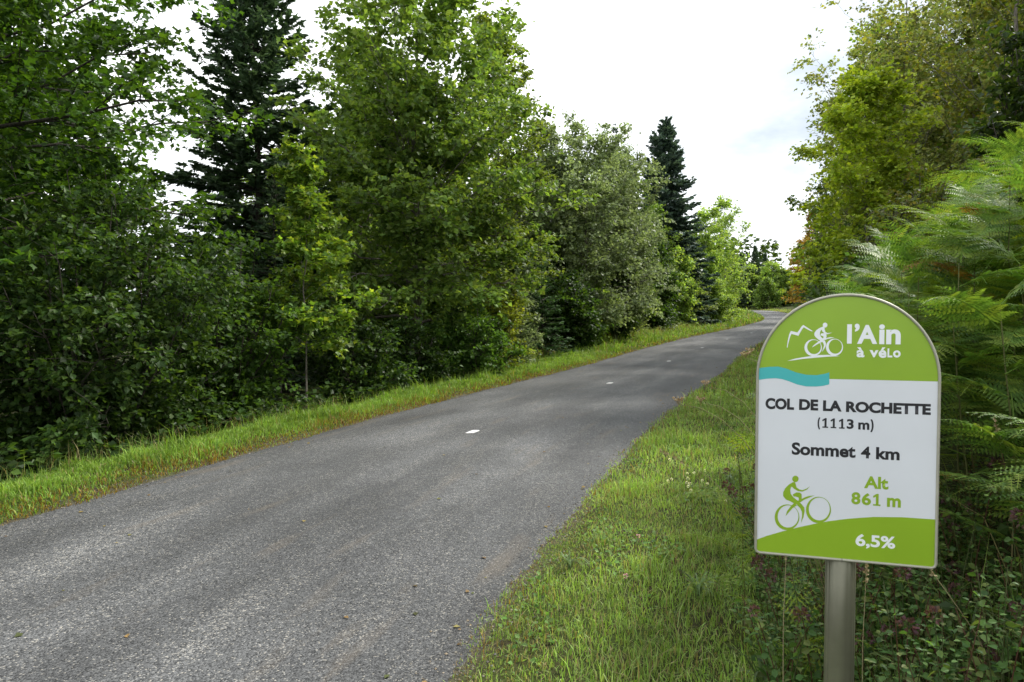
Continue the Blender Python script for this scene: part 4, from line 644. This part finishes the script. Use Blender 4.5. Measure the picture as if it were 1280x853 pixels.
# leafy ground cover under the trees
def cover(name, label, n, srange, drange, size, pal, hgt, seed, kind='oval', dens=None):
    rng = np.random.default_rng(seed); s = rng.uniform(*srange, n); d = rng.uniform(*drange, n)
    if dens: k = rng.random(n) < dens(s, d); s, d = s[k], d[k]
    n = len(s); x, y = sd2xy(s, d); z = T(x, y); q = rng.random(n)
    clump = .5 + .5 * np.sin(x * 2.1 + 1) * np.sin(y * 1.7); h = hgt * (clump * .7 + .3)
    P = np.column_stack([x, y, z + q * h]); a = rng.random(n) * 2 * np.pi
    L = Buf(); add_leaves(L, P, np.column_stack([np.cos(a), np.sin(a), rng.normal(.05, .35, n)]), norm(np.array([0, 0, 1.]) + .45 * rng.standard_normal((n, 3))), size * rng.uniform(.5, 1.3, n), kind, palette(rng, n, pal, None, .3).clip(.004, 1))
    o = link(name, L.mesh(name, [M_leaf])); o['kind'] = 'stuff'; o['label'] = label; return o
cover('undergrowth', 'leafy plants covering the ground under the left trees', 21000, (2, 34), (-7, -3.05), .095, HAZEL, .5, 201, 'two', dens=lambda s, d: (-d > HW + verge_w(s) + .05) * 1.0)
cover('undergrowth', 'leafy plants covering the ground along the far left trees', 9000, (34, 90), (-8, -4.2), .16, GREY, .7, 202, 'two')
cover('undergrowth', 'leafy plants on the bank under the bracken', 20000, (-1, 12), (3.9, 9), .056, [(.035, .07, .018), (.05, .09, .022), (.07, .09, .03)], .42, 203, 'two')
cover('undergrowth', 'leafy plants on the bank along the right verge', 11000, (10, 75), (3.6, 9), .14, [(.05, .09, .02), (.08, .11, .03), (.11, .11, .035)], .8, 204, 'two')
cover('verge_herbs', 'small clover and plantain leaves in the right verge', 20000, (1, 14), (2.1, 4.1), .03, [(.09, .19, .04), (.12, .23, .05), (.16, .25, .08)], .06, 205, 'two', dens=lambda s, d: np.clip(np.sin(s * 2.3 + 1.5 * np.sin(d * 3)) * np.sin(d * 3.7 + s * .8) * 1.6 - .15, .04, 1))

for o in bpy.data.objects:
    for k in ('h_', 'r_'):
        if k in o: del o[k]

# ------------------------------------------------------------------ grass
def blades(buf, rng, x, y, z, hgt, wid, col, lean=.45):
    n = len(x); a = rng.random(n) * 2 * np.pi; face = a + np.pi / 2 + rng.normal(0, .5, n)
    dr = np.column_stack([np.cos(a), np.sin(a)]); sd_ = np.column_stack([np.cos(face), np.sin(face), np.zeros(n)])
    le = np.abs(rng.normal(0, lean, n)) + .08
    B = np.column_stack([x, y, z - .01]); h = hgt
    M = B + np.column_stack([dr[:, 0] * h * le * .4, dr[:, 1] * h * le * .4, h * .58])
    Tp = B + np.column_stack([dr[:, 0] * h * le * 1.25, dr[:, 1] * h * le * 1.25, h * (1 - .28 * le).clip(.3, 1)])
    w2 = (wid / 2)[:, None]
    V = np.stack([B - sd_ * w2, B + sd_ * w2, M - sd_ * w2 * .8, M + sd_ * w2 * .8, Tp], 1).reshape(-1, 3)
    F = (np.array([(0, 1, 3), (0, 3, 2), (2, 3, 4)])[None] + (np.arange(n) * 5)[:, None, None]).reshape(-1, 3)
    buf.add(V, F, np.repeat(col[:, None], 5, 1).reshape(-1, 3))
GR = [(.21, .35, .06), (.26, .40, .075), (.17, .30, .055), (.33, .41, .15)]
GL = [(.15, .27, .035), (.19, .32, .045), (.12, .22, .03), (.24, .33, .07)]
DRYC = np.array([.30, .25, .12])
def wob(x, y, f=1.): return .5 + .5 * np.sin(x * 1.7 * f + 3 * np.sin(y * .9 * f)) * np.sin(y * 1.3 * f + 2 * np.sin(x * 1.1 * f + 1))
def grass(buf, n, srange, side, wfun, hgt, wid, seed, edge_rust=0., dry=.08, longf=.06):
    rng = np.random.default_rng(seed); s = rng.uniform(*srange, n); u = rng.random(n); e = u * wfun(s)
    d = side * (HW - .03 + e + .05 * np.sin(s * 3.1) * np.sin(s * 1.3) + .04 * rng.random(n)); x, y = sd2xy(s, d)
    keep = rng.random(n) < np.clip(.75 + e * 3.2 + .3 * (wob(x, y, 2) - .5), .0, 1); s, e, x, y, u = s[keep], e[keep], x[keep], y[keep], u[keep]; n = len(s)
    z = T(x, y); cl = wob(x, y, .9); c2 = wob(x + 9, y, 2.6)
    h = hgt * (.62 + .38 * np.clip(e / .45, 0, 1)) * (.55 + .7 * cl) * rng.uniform(.5, 1.25, n); lg = rng.random(n) < longf * (.3 + cl); tus = np.clip(wob(x * 2.3 + 4, y * 2.3, 1.3) - .62, 0, 1) * 2.6; h = np.where(lg, h * 1.9, h) * (1 + tus * np.clip(e / .3, 0, 1))
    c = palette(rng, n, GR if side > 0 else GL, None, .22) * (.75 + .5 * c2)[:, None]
    dm_ = (rng.random(n) < dry * (.4 + 1.6 * (1 - cl)) + .0) ; c[dm_] = DRYC * rng.uniform(.6, 1.2, (dm_.sum(), 1))
    if edge_rust:
        q = np.clip(1 - e / (.30 + .18 * wob(x, y, 1.7)), 0, 1) * edge_rust; pick = rng.random(n) < q
        c[pick] = palette(rng, pick.sum(), [(.26, .16, .03), (.20, .17, .03), (.17, .10, .03)], None, .25)
    blades(buf, rng, x, y, z, h, wid * rng.uniform(.6, 1.3, n), c.clip(.01, .8))
wr = lambda s: 1.75 + .5 * sstep(2, 10, s) - .3 * sstep(14, 30, s)
b1 = Buf()
grass(b1, 42000, (2.0, 7.5), 1, wr, .068, .0048, 301, .25, .13, .1)
grass(b1, 24000, (7, 15), 1, wr, .08, .008, 302, .2, .14, .1)
grass(b1, 12000, (14.5, 30), 1, wr, .14, .014, 303, .2, .15)
grass(b1, 9000, (29, 138), 1, lambda s: 2.2 + 0 * s, .22, .035, 304, .3, .4)
o = link('verge_grass', b1.mesh('verge_grass', [M_grass])); o['kind'] = 'stuff'; o['label'] = 'short green grass on the right verge with dry patches'
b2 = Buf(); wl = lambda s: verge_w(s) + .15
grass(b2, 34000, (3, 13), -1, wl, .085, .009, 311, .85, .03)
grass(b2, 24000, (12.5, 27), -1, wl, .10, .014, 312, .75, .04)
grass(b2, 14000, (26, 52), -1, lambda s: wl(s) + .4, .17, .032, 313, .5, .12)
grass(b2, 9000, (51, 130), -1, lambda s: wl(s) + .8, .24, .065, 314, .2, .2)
o = link('verge_grass', b2.mesh('verge_grass', [M_grass])); o['kind'] = 'stuff'; o['label'] = 'bright green grass on the left verge with rusty moss along the asphalt'
# tall seeding grass at the back of both verges
b3 = Buf(); rng = np.random.default_rng(320)
for (n, sr, dr_, hh, ww) in [(1300, (4, 20), (-3.6, -3.0), .28, .007), (5200, (18, 60), (-4.9, -3.9), .5, .02), (2600, (60, 110), (-6.4, -4.4), .7, .05), (2200, (3.4, 9), (3.45, 4.3), .22, .005), (900, (1.5, 4), (4.1, 5.6), .55, .006), (3000, (8, 22), (3.9, 5.2), .4, .01), (3000, (22, 80), (4, 6.5), .6, .03)]:
    s = rng.uniform(*sr, n); d = rng.uniform(*dr_, n); x, y = sd2xy(s, d)
    c = np.where(rng.random((n, 1)) < .42, DRYC * rng.uniform(.5, 1.2, (n, 1)), palette(rng, n, GR, None, .25) * .9)
    blades(b3, rng, x, y, T(x, y), hh * rng.uniform(.4, 1.2, n), ww * rng.uniform(.5, 1.2, n), c.clip(.01, 1), .35)
o = link('seeding_grass', b3.mesh('seeding_grass', [M_grass])); o['kind'] = 'stuff'; o['label'] = 'taller seeding grass at the back of the verges'
# loose chippings along both edges of the asphalt
rng = np.random.default_rng(330); b4 = Buf(); n = 3600
s = 1.8 + 16 * rng.random(n) ** 1.5; sg = np.where(rng.random(n) < .72, 1, -1); d = sg * (HW + rng.normal(.05, .085, n)); x, y = sd2xy(s, d)
z = np.where(np.abs(d) < HW, road_z(x, y, d), T(x, y)) + .002; r_ = rng.uniform(.003, .009, n) * np.where(sg < 0, 1.2, 1)
OC = np.array([(1, 0, 0), (0, 1, 0), (-1, 0, 0), (0, -1, 0), (0, 0, .8), (0, 0, -.8)], float); OF = np.array([(0, 1, 4), (1, 2, 4), (2, 3, 4), (3, 0, 4), (1, 0, 5), (2, 1, 5), (3, 2, 5), (0, 3, 5)])
V = np.column_stack([x, y, z])[:, None] + (OC[None] * rng.uniform(.6, 1.3, (n, 6, 1))) * r_[:, None, None]
b4.add(V.reshape(-1, 3), (OF[None] + (np.arange(n) * 6)[:, None, None]).reshape(-1, 3), np.repeat(palette(rng, n, [(.13, .125, .12), (.26, .24, .2), (.07, .07, .07), (.2, .16, .11)], None, .2)[:, None], 6, 1).reshape(-1, 3))
M_stone = leafmat('loose_chippings', .85, 0, .3); o = link('gravel', b4.mesh('gravel', [M_stone])); o['kind'] = 'stuff'; o['label'] = 'loose chippings along the asphalt edges'

# fallen leaves blown to the edges of the asphalt
rng = np.random.default_rng(335); n = 260; b5 = Buf(); s = 2 + 34 * rng.random(n) ** 1.3; d = np.where(rng.random(n) < .8, np.where(rng.random(n) < .6, 1, -1) * (HW - np.abs(rng.normal(0, .22, n))), rng.uniform(-1.8, 1.8, n)); x, y = sd2xy(s, d)
a = rng.random(n) * 6.28; add_leaves(b5, np.column_stack([x, y, road_z(x, y, d) + .004]), np.column_stack([np.cos(a), np.sin(a), 0 * a + .08]), norm(np.array([0, 0, 1.]) + .25 * rng.standard_normal((n, 3))), rng.uniform(.018, .05, n), 'fold', palette(rng, n, [(.20, .13, .05), (.12, .08, .04), (.28, .22, .08), (.10, .12, .04)], None, .3).clip(.01, 1))
o = link('leaf_litter', b5.mesh('leaf_litter', [M_dry])); o['kind'] = 'stuff'; o['label'] = 'a few fallen leaves along the edges of the asphalt'

# ------------------------------------------------------------------ bracken
def frond_mesh(seed, tint, npin=17, npl=13, curl=.35):
    rng = np.random.default_rng(seed); B = Buf(); n = npin
    t = np.linspace(.10, .985, n); L0 = .46 * np.clip((1 - t) ** .85, .02, 1) * (1 - .25 * np.exp(-((t - .1) / .07) ** 2))
    def axis(u): u = np.asarray(u, float); return np.stack([.02 * np.sin(3 * u + seed), u - .12 * curl * u ** 3, curl * (.38 * u - .62 * u ** 2.1)], -1)
    U = np.linspace(0, 1, 9); tube(B, axis(U), np.linspace(.006, .0012, 9), 4, np.array(tint).mean(0) * 1.3)
    P = []; Fw = []; Up = []; Sz = []; C = []
    for i in range(n):
        a0 = axis(t[i]); tan = norm(axis(t[i] + .01) - axis(t[i] - .01)); lat = np.array([1., 0, 0]); upv = norm(np.cross(lat, tan))
        for sgn in (-1, 1):
            ang = R_(62 - 20 * t[i]) + rng.normal(0, .05); ln = L0[i] * rng.uniform(.88, 1.08)
            dr_ = norm(lat * sgn * math.sin(ang) + tan * math.cos(ang) + upv * rng.normal(.02, .08)); droop = rng.uniform(.12, .34)
            k = max(4, int(npl * (ln / .46) ** .6)); v = (np.arange(k) + .6) / (k + .2)
            ax = a0 + dr_ * (ln * v)[:, None] - np.array([0, 0, 1.]) * (droop * ln * v ** 2)[:, None]
            nv = norm(np.cross(dr_, upv)); tw_ = rng.normal(0, .12)
            c0 = palette(rng, 1, tint, None, .12)[0]
            q = np.linspace(0, 1, 5); rib = a0 + dr_ * (ln * q)[:, None] - np.array([0, 0, 1.]) * (droop * ln * q ** 2)[:, None]; wv = nv * .0016
            Vr = np.concatenate([rib - wv, rib + wv]); B.add(Vr, [(j, j + 1, j + 6) for j in range(4)] + [(j, j + 6, j + 5) for j in range(4)], c0 * 1.2)
            for s2 in (-1, 1):
                f_ = norm(nv * s2 * 1.0 + dr_ * .42 + upv * (tw_ * s2) - np.array([0, 0, .12]) + rng.standard_normal((k, 3)) * .05)
                P.append(ax); Fw.append(f_); Up.append(np.tile(upv, (k, 1)) + .12 * rng.standard_normal((k, 3))); Sz.append(.30 * ln * np.clip(1 - v, .1, 1) ** .75 * .55 + .008); C.append(np.tile(c0, (k, 1)) * (1 + .1 * rng.standard_normal((k, 1))))
    P = np.concatenate(P); Fw = np.concatenate(Fw); Up = norm(np.concatenate(Up)); Sz = np.concatenate(Sz); C = np.concatenate(C).clip(.01, 1)
    PL = np.array([(0, 0, 0), (.2, .12, .0), (.2, .55, .02), (0, 1, -.05), (-.2, .55, .02), (-.2, .12, .0)]); PF = np.array([(0, 1, 5), (1, 2, 4), (1, 4, 5), (2, 3, 4)])
    r_ = norm(np.cross(Fw, Up)); u_ = np.cross(r_, Fw); m = len(P)
    V = P[:, None] + Sz[:, None, None] * (PL[None, :, 0:1] * r_[:, None] + PL[None, :, 1:2] * Fw[:, None] + PL[None, :, 2:3] * u_[:, None])
    B.add(V.reshape(-1, 3), (PF[None] + (np.arange(m) * 6)[:, None, None]).reshape(-1, 3), np.repeat(C[:, None], 6, 1).reshape(-1, 3))
    return B.mesh('frond', [M_fern])
FG = [(.10, .19, .036), (.145, .235, .042), (.07, .14, .03), (.21, .27, .045)]; FY = [(.17, .25, .025), (.22, .27, .03), (.13, .21, .02)]; FR = [(.24, .12, .03), (.18, .09, .03), (.28, .18, .04)]
fr_g = [frond_mesh(400 + i, FG, curl=c_) for i, c_ in enumerate((.3, .45, .6, .8, 1.0))]
fr_y = [frond_mesh(410 + i, FY, curl=c_) for i, c_ in enumerate((.35, .55, .9))]
fr_s = [frond_mesh(430 + i, FG + FY, 10, 7, c_) for i, c_ in enumerate((.4, .8))]; fr_sy = [frond_mesh(440 + i, FY, 10, 7, c_) for i, c_ in enumerate((.4, .8))]
fr_r = [frond_mesh(420 + i, FR, curl=c_) for i, c_ in enumerate((.9, 1.3))]
def stalk_mesh(h, seed):
    rng = np.random.default_rng(seed); B = Buf(); u = np.linspace(0, 1, 6)
    tube(B, np.column_stack([.06 * h * np.sin(2 * u + seed), .10 * h * u ** 2, h * u - .05 * (u == 0)]), np.linspace(.0055, .0025, 6), 5, (.12, .13, .04)); return B.mesh('stalk', [M_fern], True)
stalks = [(h, stalk_mesh(h, i), i) for i, h in enumerate((.35, .6, .9, 1.15, 1.4, 1.7))]
def bracken(x, y, hi, seed, label, group, kinds=fr_g, nf=6, fl=.8, az=None):
    rng = np.random.default_rng(seed); h, sm, sd_ = stalks[hi]; z0 = T1(x, y)
    o = thing('bracken', label, 'fern', (x, y, z0), 0, group); link('stalk', sm, o)
    for k in range(nf):
        u = np.interp(k, [0, nf - 1], [.42, 1]) if nf > 1 else 1; a = (az + rng.normal(0, .7)) if az is not None and k == nf - 1 else k * 2.399 + rng.normal(0, .4) + seed
        f = link('frond', kinds[rng.integers(len(kinds))], o); f.location = (.06 * h * math.sin(2 * u + sd_), .10 * h * u * u, h * u - .05 * (u == 0))
        sc = fl * rng.uniform(.75, 1.15) * (1 - .18 * abs(u - .6)); f.scale = (sc, sc, sc)
        f.rotation_euler = (R_(rng.uniform(8, 34) + (18 if u > .95 else 0)), R_(rng.normal(0, 10)), a)
    return o
rng = np.random.default_rng(450); i = 0; placed = []
GB = 'bracken ferns packed on the bank to the right of the sign'
for (lo, hi_, yl, yh, n, kk, him) in [((1.95), 3.1, 2.15, 3.3, 20, 0, (1, 4)), (1.7, 3.9, 3.2, 4.9, 60, 0, (3, 5)), (2.2, 5.6, 4.9, 7.8, 50, 0, (3, 5))]:
    for _ in range(n):
        for tr_ in range(30):
            x, y = rng.uniform(lo, hi_), rng.uniform(yl, yh)
            s_, d_ = nearest(x, y)
            if d_[0] > 3.95 and x / y < .86 and x / y > .47 and all((x - a) ** 2 + (y - b_) ** 2 > .05 for a, b_ in placed): break
        else: continue
        placed.append((x, y)); yel = rng.random() < .22; q = x / y
        lat = 'hidden partly behind the sign\'s top' if q < .60 else ('just right of the sign' if q < .68 else 'by the right edge of the picture')
        dep = 'in the front rank of ferns' if y < 3.3 else ('in the middle rank of ferns' if y < 4.9 else 'in the back rank of ferns')
        lb = ('yellowing' if yel else 'green') + ' bracken ' + lat + ', ' + dep
        bracken(x, y, int(rng.integers(*him)), 500 + i, lb, lb.replace('bracken', 'brackens'), fr_y + fr_r[:1] if yel else fr_g + (fr_y[:1] if i % 3 == 0 else []), int(rng.integers(7, 10)), .54); i += 1
for k, (x, y) in enumerate([(2.62, 3.85), (2.78, 4.15), (2.45, 3.75), (2.95, 4.45), (3.15, 4.85), (2.8, 4.5), (3.3, 5.2)]): bracken(x, y, 5 if x / y > .675 else 4, 620 + k, 'tall green bracken in the upper right corner of the fern bank', 'tall bracken in the upper right of the fern bank', fr_g + fr_y[:1], 11, .52)
bracken(2.56, 3.62, 5, 601, 'tallest bracken, its tip standing against the dark bush at the right edge', None, fr_g, 10, .56)
bracken(1.28, 4.1, 0, 602, 'low yellow and rusty bracken against the left edge of the sign', None, fr_sy, 7, .42)
bracken(1.52, 4.9, 1, 603, 'pale yellow bracken showing left of the sign below its blue band', None, fr_sy, 5, .5)
bracken(1.10, 3.5, 0, 604, 'small green bracken left of the sign near its lower corner', None, fr_s, 5, .42)
bracken(1.80, 5.9, 1, 605, 'whitish bracken reaching over the road edge behind the sign', None, fr_s, 5, .5)
bracken(1.08, 2.75, 0, 606, 'small bright bracken at the foot of the sign post', None, fr_sy, 5, .36)
bracken(2.35, 4.3, 2, 607, 'reddish brown dying bracken just above the sign\'s right shoulder', None, fr_r + fr_y, 6, .6)
bracken(2.15, 5.6, 2, 608, 'low bracken with a brown frond behind the top of the sign', None, fr_r + fr_g, 6, .6)

# ------------------------------------------------------------------ flowering herbs in the verge
def herb_parts(seed, h, leaf, pal, spread=.10, pairs=9):
    rng = np.random.default_rng(seed); St, L = Buf(), Buf(); heads = []
    for k in range(4):
        a = k * 1.7 + rng.random(); u = np.linspace(0, 1, 6); hh = h * rng.uniform(.75, 1.05); tip = spread * rng.uniform(.6, 1.6)
        P = np.column_stack([math.cos(a) * tip * u ** 1.5, math.sin(a) * tip * u ** 1.5, hh * u - .02 * (u == 0)]); tube(St, P, np.linspace(.0026, .0012, 6), 4, (.10, .05, .03) if k % 2 else (.07, .09, .03)); heads.append(P[-1])
        v = np.repeat(np.linspace(.12, .95, pairs), 2); B_ = np.stack([np.interp(v, u, P[:, q]) for q in range(3)], 1); an = np.repeat(np.arange(pairs) * 1.57, 2) + np.tile([0, np.pi], pairs) + rng.normal(0, .2, 2 * pairs)
        B2 = B_ + np.column_stack([np.cos(an), np.sin(an), .3 + 0 * an]) * .006
        add_leaves(L, B2, np.column_stack([np.cos(an), np.sin(an), rng.normal(-.1, .5, len(an))]), norm(np.array([0, 0, 1.]) + .55 * rng.standard_normal((len(an), 3))), leaf * (1.15 - .5 * v) * rng.uniform(.75, 1.2, len(an)), 'oval', palette(rng, len(an), pal, None, .2))
        # short side shoots with small leaves
        m = 12; v = rng.uniform(.3, .95, m); B_ = np.stack([np.interp(v, u, P[:, q]) for q in range(3)], 1); an = rng.random(m) * 6.28
        B3 = B_ + np.column_stack([np.cos(an), np.sin(an), .5 + 0 * an]) * (.03 * rng.random((m, 1)) + .01)
        add_leaves(L, B3, np.column_stack([np.cos(an), np.sin(an), .2 + 0 * an]), np.tile((0, 0, 1.), (m, 1)), leaf * .5, 'oval', palette(rng, m, pal, None, .2))
    return St.mesh('stem', [M_dry], True), L.mesh('foliage', [M_leaf]), heads
def flower_mesh(seed, pal, r, n=42):
    rng = np.random.default_rng(seed); L = Buf(); d = norm(rng.standard_normal((n, 3)) + (0, 0, .5))
    add_leaves(L, d * r * rng.uniform(.35, .8, (n, 1)), d, norm(rng.standard_normal((n, 3))), r * .55, 'oval', palette(rng, n, pal, None, .3).clip(.01, 1)); return L.mesh('flower_head', [M_leaf])
PURP = [(.13, .06, .08), (.09, .05, .05), (.18, .09, .12), (.08, .055, .035), (.11, .08, .05)]
fl_p = [flower_mesh(700 + i, PURP, .02 + .004 * i) for i in range(3)]
HP = [(.075, .16, .04), (.11, .20, .05), (.055, .12, .032), (.16, .20, .06)]
hp = [herb_parts(720 + i, h, lf, HP) for i, (h, lf) in enumerate([(.34, .032), (.46, .036), (.56, .034), (.40, .042)])]
def herb(x, y, k, seed, label, group=None, flowers=True, sc=1., name='marjoram_plant'):
    rng = np.random.default_rng(seed); o = thing(name, label, 'plant', (x, y, T1(x, y)), rng.random() * 6.28, group); st, lf, hd = hp[k]
    a = link('stem', st, o); b_ = link('foliage', lf, o); o.scale = (sc, sc, sc)
    if flowers:
        for j, hpt in enumerate(hd):
            if rng.random() < .6: f = link('flower_head', fl_p[(j + seed) % 3], o, hpt)
    return o
rng = np.random.default_rng(740); placed = []; i = 0
for _ in range(3500):
    if i >= 130: break
    x, y = rng.uniform(.75, 2.3), rng.uniform(1.95, 5.2)
    s_, d_ = nearest(x, y); ok = (d_[0] > (3.35 if y > 2.7 else 3.75) and .27 < x / y < .80 and math.hypot(x - SX, y - SY) > .13)
    if x / y < .43: ok = ok and y > 2.6
    if y > 3.9: ok = ok and x / y < .36
    if not ok or any((x - a) ** 2 + (y - b_) ** 2 < .012 for a, b_ in placed): continue
    placed.append((x, y)); fl = rng.random() < (.4 if x / y < .45 else .25); lat = ('beside the left edge of the sign panel' if y > 3.4 else 'left of the sign post') if x / y < .45 else ('close on the right of the sign post' if x / y < .58 else 'near the bottom right corner')
    herb(x, y, int(rng.integers(4)), 760 + i, ('marjoram with faded purple flower heads ' if fl else 'leafy green herb in the low tangle ') + lat,
         ('faded marjorams ' if fl else 'leafy herbs ') + lat, fl, rng.uniform(.75, 1.25), 'marjoram_plant' if fl else 'leafy_herb'); i += 1
herb(1.16, 2.78, 1, 901, 'marjoram with the pinkest heads, just left of the sign post', None, True, 1.25)
herb(1.27, 2.35, 2, 902, 'dark headed marjoram touching the right side of the sign post', None, True, 1.1)

# clover and white flowers in the grass
def small_flower(name, label, x, y, pal, r, h, group=None, seed=0, cat='flower'):
    z0 = T1(x, y); o = thing(name, label, cat, (x, y, z0), 0, group); B = Buf(); u = np.linspace(0, 1, 4)
    tube(B, np.column_stack([.02 * u * u, .01 * u, h * u]), .0012, 3, (.07, .12, .03)); link('stem', B.mesh('stem', [M_grass]), o); link('flower_head', flower_mesh(seed, pal, r, 34), o, (.02, .01, h))
small_flower('clover_flower', 'pink clover flower lower of the two in the grass beside the road', .62, 4.1, [(.5, .25, .5), (.62, .4, .62)], .014, .10, None, 811)
small_flower('clover_flower', 'pink clover flower upper of the two in the grass beside the road', .80, 4.75, [(.5, .25, .5), (.6, .4, .6)], .014, .11, None, 812)
rng = np.random.default_rng(820)
for k in range(14):
    small_flower('white_flower', 'small white flower in the cluster in the middle of the verge grass', 1.55 + rng.normal(0, .16), 6.3 + rng.normal(0, .32), [(.75, .75, .68), (.8, .8, .75)], .013, rng.uniform(.07, .14), 'cluster of small white flowers in the verge', 830 + k)
# dry umbels leaning out over the road
def umbel(r, seed):
    rng = np.random.default_rng(seed); L = Buf(); n = 60; a = rng.random(n) * 6.28; q = np.sqrt(rng.random(n)) * r
    P = np.column_stack([np.cos(a) * q, np.sin(a) * q, r * .5 + q * .7 + rng.normal(0, .12 * r, n)])
    add_leaves(L, P, norm(np.column_stack([np.cos(a), np.sin(a), 1 + 0 * a]) + .5 * rng.standard_normal((n, 3))), norm(rng.standard_normal((n, 3))), r * .42, 'oval', palette(rng, n, [(.30, .22, .12), (.22, .16, .09), (.4, .33, .2)], None, .25))
    for k in range(9): tube(L, [(0, 0, 0), (math.cos(k * .7) * r * .5, math.sin(k * .7) * r * .5, r * .7)], .0008, 3, (.25, .2, .1))
    return L.mesh('umbel', [M_dry])
cx_, cy_ = 1.42, 3.05; z0 = T1(cx_, cy_)
wc = thing('wild_carrot', 'withered wild carrot leaning out over the road from behind the sign', 'plant', (cx_, cy_, z0)); B = Buf()
for k, (hx, hy, hz, r) in enumerate([(.70, 3.10, 1.225, .021), (.775, 2.95, 1.315, .016), (.80, 3.12, 1.23, .016), (.955, 3.02, 1.425, .018), (.985, 3.06, 1.44, .016)]):
    e_ = np.array([hx - cx_, hy - cy_, hz - z0]); u = np.linspace(0, 1, 9)[:, None]
    P = np.array([0, 0, 0]) + e_ * u; P[:, 2] = e_[2] * (1 - (1 - u[:, 0]) ** 2.1); tube(B, P, np.linspace(.0024, .001, 9), 4, (.20, .19, .08))
    link('umbel', umbel(r, 850 + k), wc, tuple(e_))
link('stem', B.mesh('stem', [M_dry], True), wc)
def bent_stalk(label, pts, r=.0016, col=(.33, .28, .16), name='dry_stalk'):
    P = np.array(pts, float); o = thing(name, label, 'stalk', tuple(P[0])); B = Buf(); Q = P - P[0]; t = np.linspace(0, 1, 14); tt = np.linspace(0, 1, len(P))
    Qs = np.stack([np.interp(t, tt, Q[:, k]) for k in range(3)], 1); tube(B, Qs, np.linspace(r, r * .5, 14), 4, col); link('stem', B.mesh('stem', [M_dry], True), o)
    Lf = Buf(); rng = np.random.default_rng(int(abs(P[0, 0]) * 1000)); n = 26; v = rng.uniform(.84, 1, n); C_ = np.stack([np.interp(v, t, Qs[:, k]) for k in range(3)], 1)
    add_leaves(Lf, C_, norm(Qs[-1] - Qs[-2]) + .7 * rng.standard_normal((n, 3)), rng.standard_normal((n, 3)), .014, 'two', palette(rng, n, [(.33, .27, .15)], None, .2)); link('seed_head', Lf.mesh('seed_head', [M_dry]), o)
bent_stalk('dry grass stalk arching towards the road left of the sign', [(1.32, 3.6, T1(1.32, 3.6)), (1.18, 3.6, .55), (.98, 3.58, .80), (.70, 3.5, .96)])
bent_stalk('pale dry stalk slanting from the lower right corner of the sign', [(1.62, 2.45, T1(1.62, 2.45)), (1.55, 2.40, .52), (1.40, 2.33, .70), (1.28, 2.28, .84)], .0022)
bent_stalk('upright dry stem right of the sign post', [(1.17, 2.42, T1(1.17, 2.42)), (1.165, 2.42, .5), (1.175, 2.42, .80)], .0018)
bent_stalk('upright pale stem left of the sign post', [(.98, 2.62, T1(.98, 2.62)), (.975, 2.62, .5), (.985, 2.62, .82)], .0022)
bent_stalk('brown stalk among the bracken near the right edge', [(2.1, 3.0, T1(2.1, 3.0)), (2.0, 2.95, .9), (1.9, 2.9, 1.2)], .0022, (.2, .12, .06))
# arching sedge blades at the lower right
def sedge(label, x, y, seed, n=16, L_=.55):
    rng = np.random.default_rng(seed); z0 = T1(x, y); o = thing('sedge_tuft', label, 'grass tuft', (x, y, z0)); 
    for k in range(n):
        a = k * 2.4 + rng.normal(0, .3); ln = L_ * rng.uniform(.6, 1.15); u = np.linspace(0, 1, 8); out_ = rng.uniform(.35, .8)
        P = np.column_stack([math.cos(a) * ln * out_ * u ** 1.3, math.sin(a) * ln * out_ * u ** 1.3, ln * (1.25 * u - .95 * u ** 2.4)]); wv = np.array([-math.sin(a), math.cos(a), 0])
        wd = .005 * np.sqrt(np.clip(1 - u, 0, 1)) + .0006; V = np.concatenate([P - wv * wd[:, None], P + wv * wd[:, None] + (0, 0, .001)]); B = Buf()
        B.add(V, [(j, j + 1, j + 9) for j in range(7)] + [(j, j + 9, j + 8) for j in range(7)], palette(rng, 1, [(.10, .16, .05), (.14, .2, .08)], None, .2)[0]); link('blade', B.mesh('blade', [M_grass], True), o)
sedge('long arching pale green blades in the bottom right corner', 1.75, 2.38, 860)
sedge('tuft of arching blades right of the sign\'s foot below the ferns', 1.72, 2.75, 861, 14, .6)
sedge('loose tuft of grass blades left of the sign post', 1.02, 2.95, 863, 20, .34)
sedge('tuft of coarse grass at the foot of the rusty bracken', 1.02, 4.0, 864, 26, .26)
sedge('coarse grass tuft between post and bottom right corner', 1.40, 2.30, 865, 16, .5)
sedge('coarse tuft at the grass edge beside the white flowers', 1.95, 6.6, 866, 24, .34)
sedge('small arching tuft in the verge grass near the road edge', .35, 4.45, 862, 22, .20)
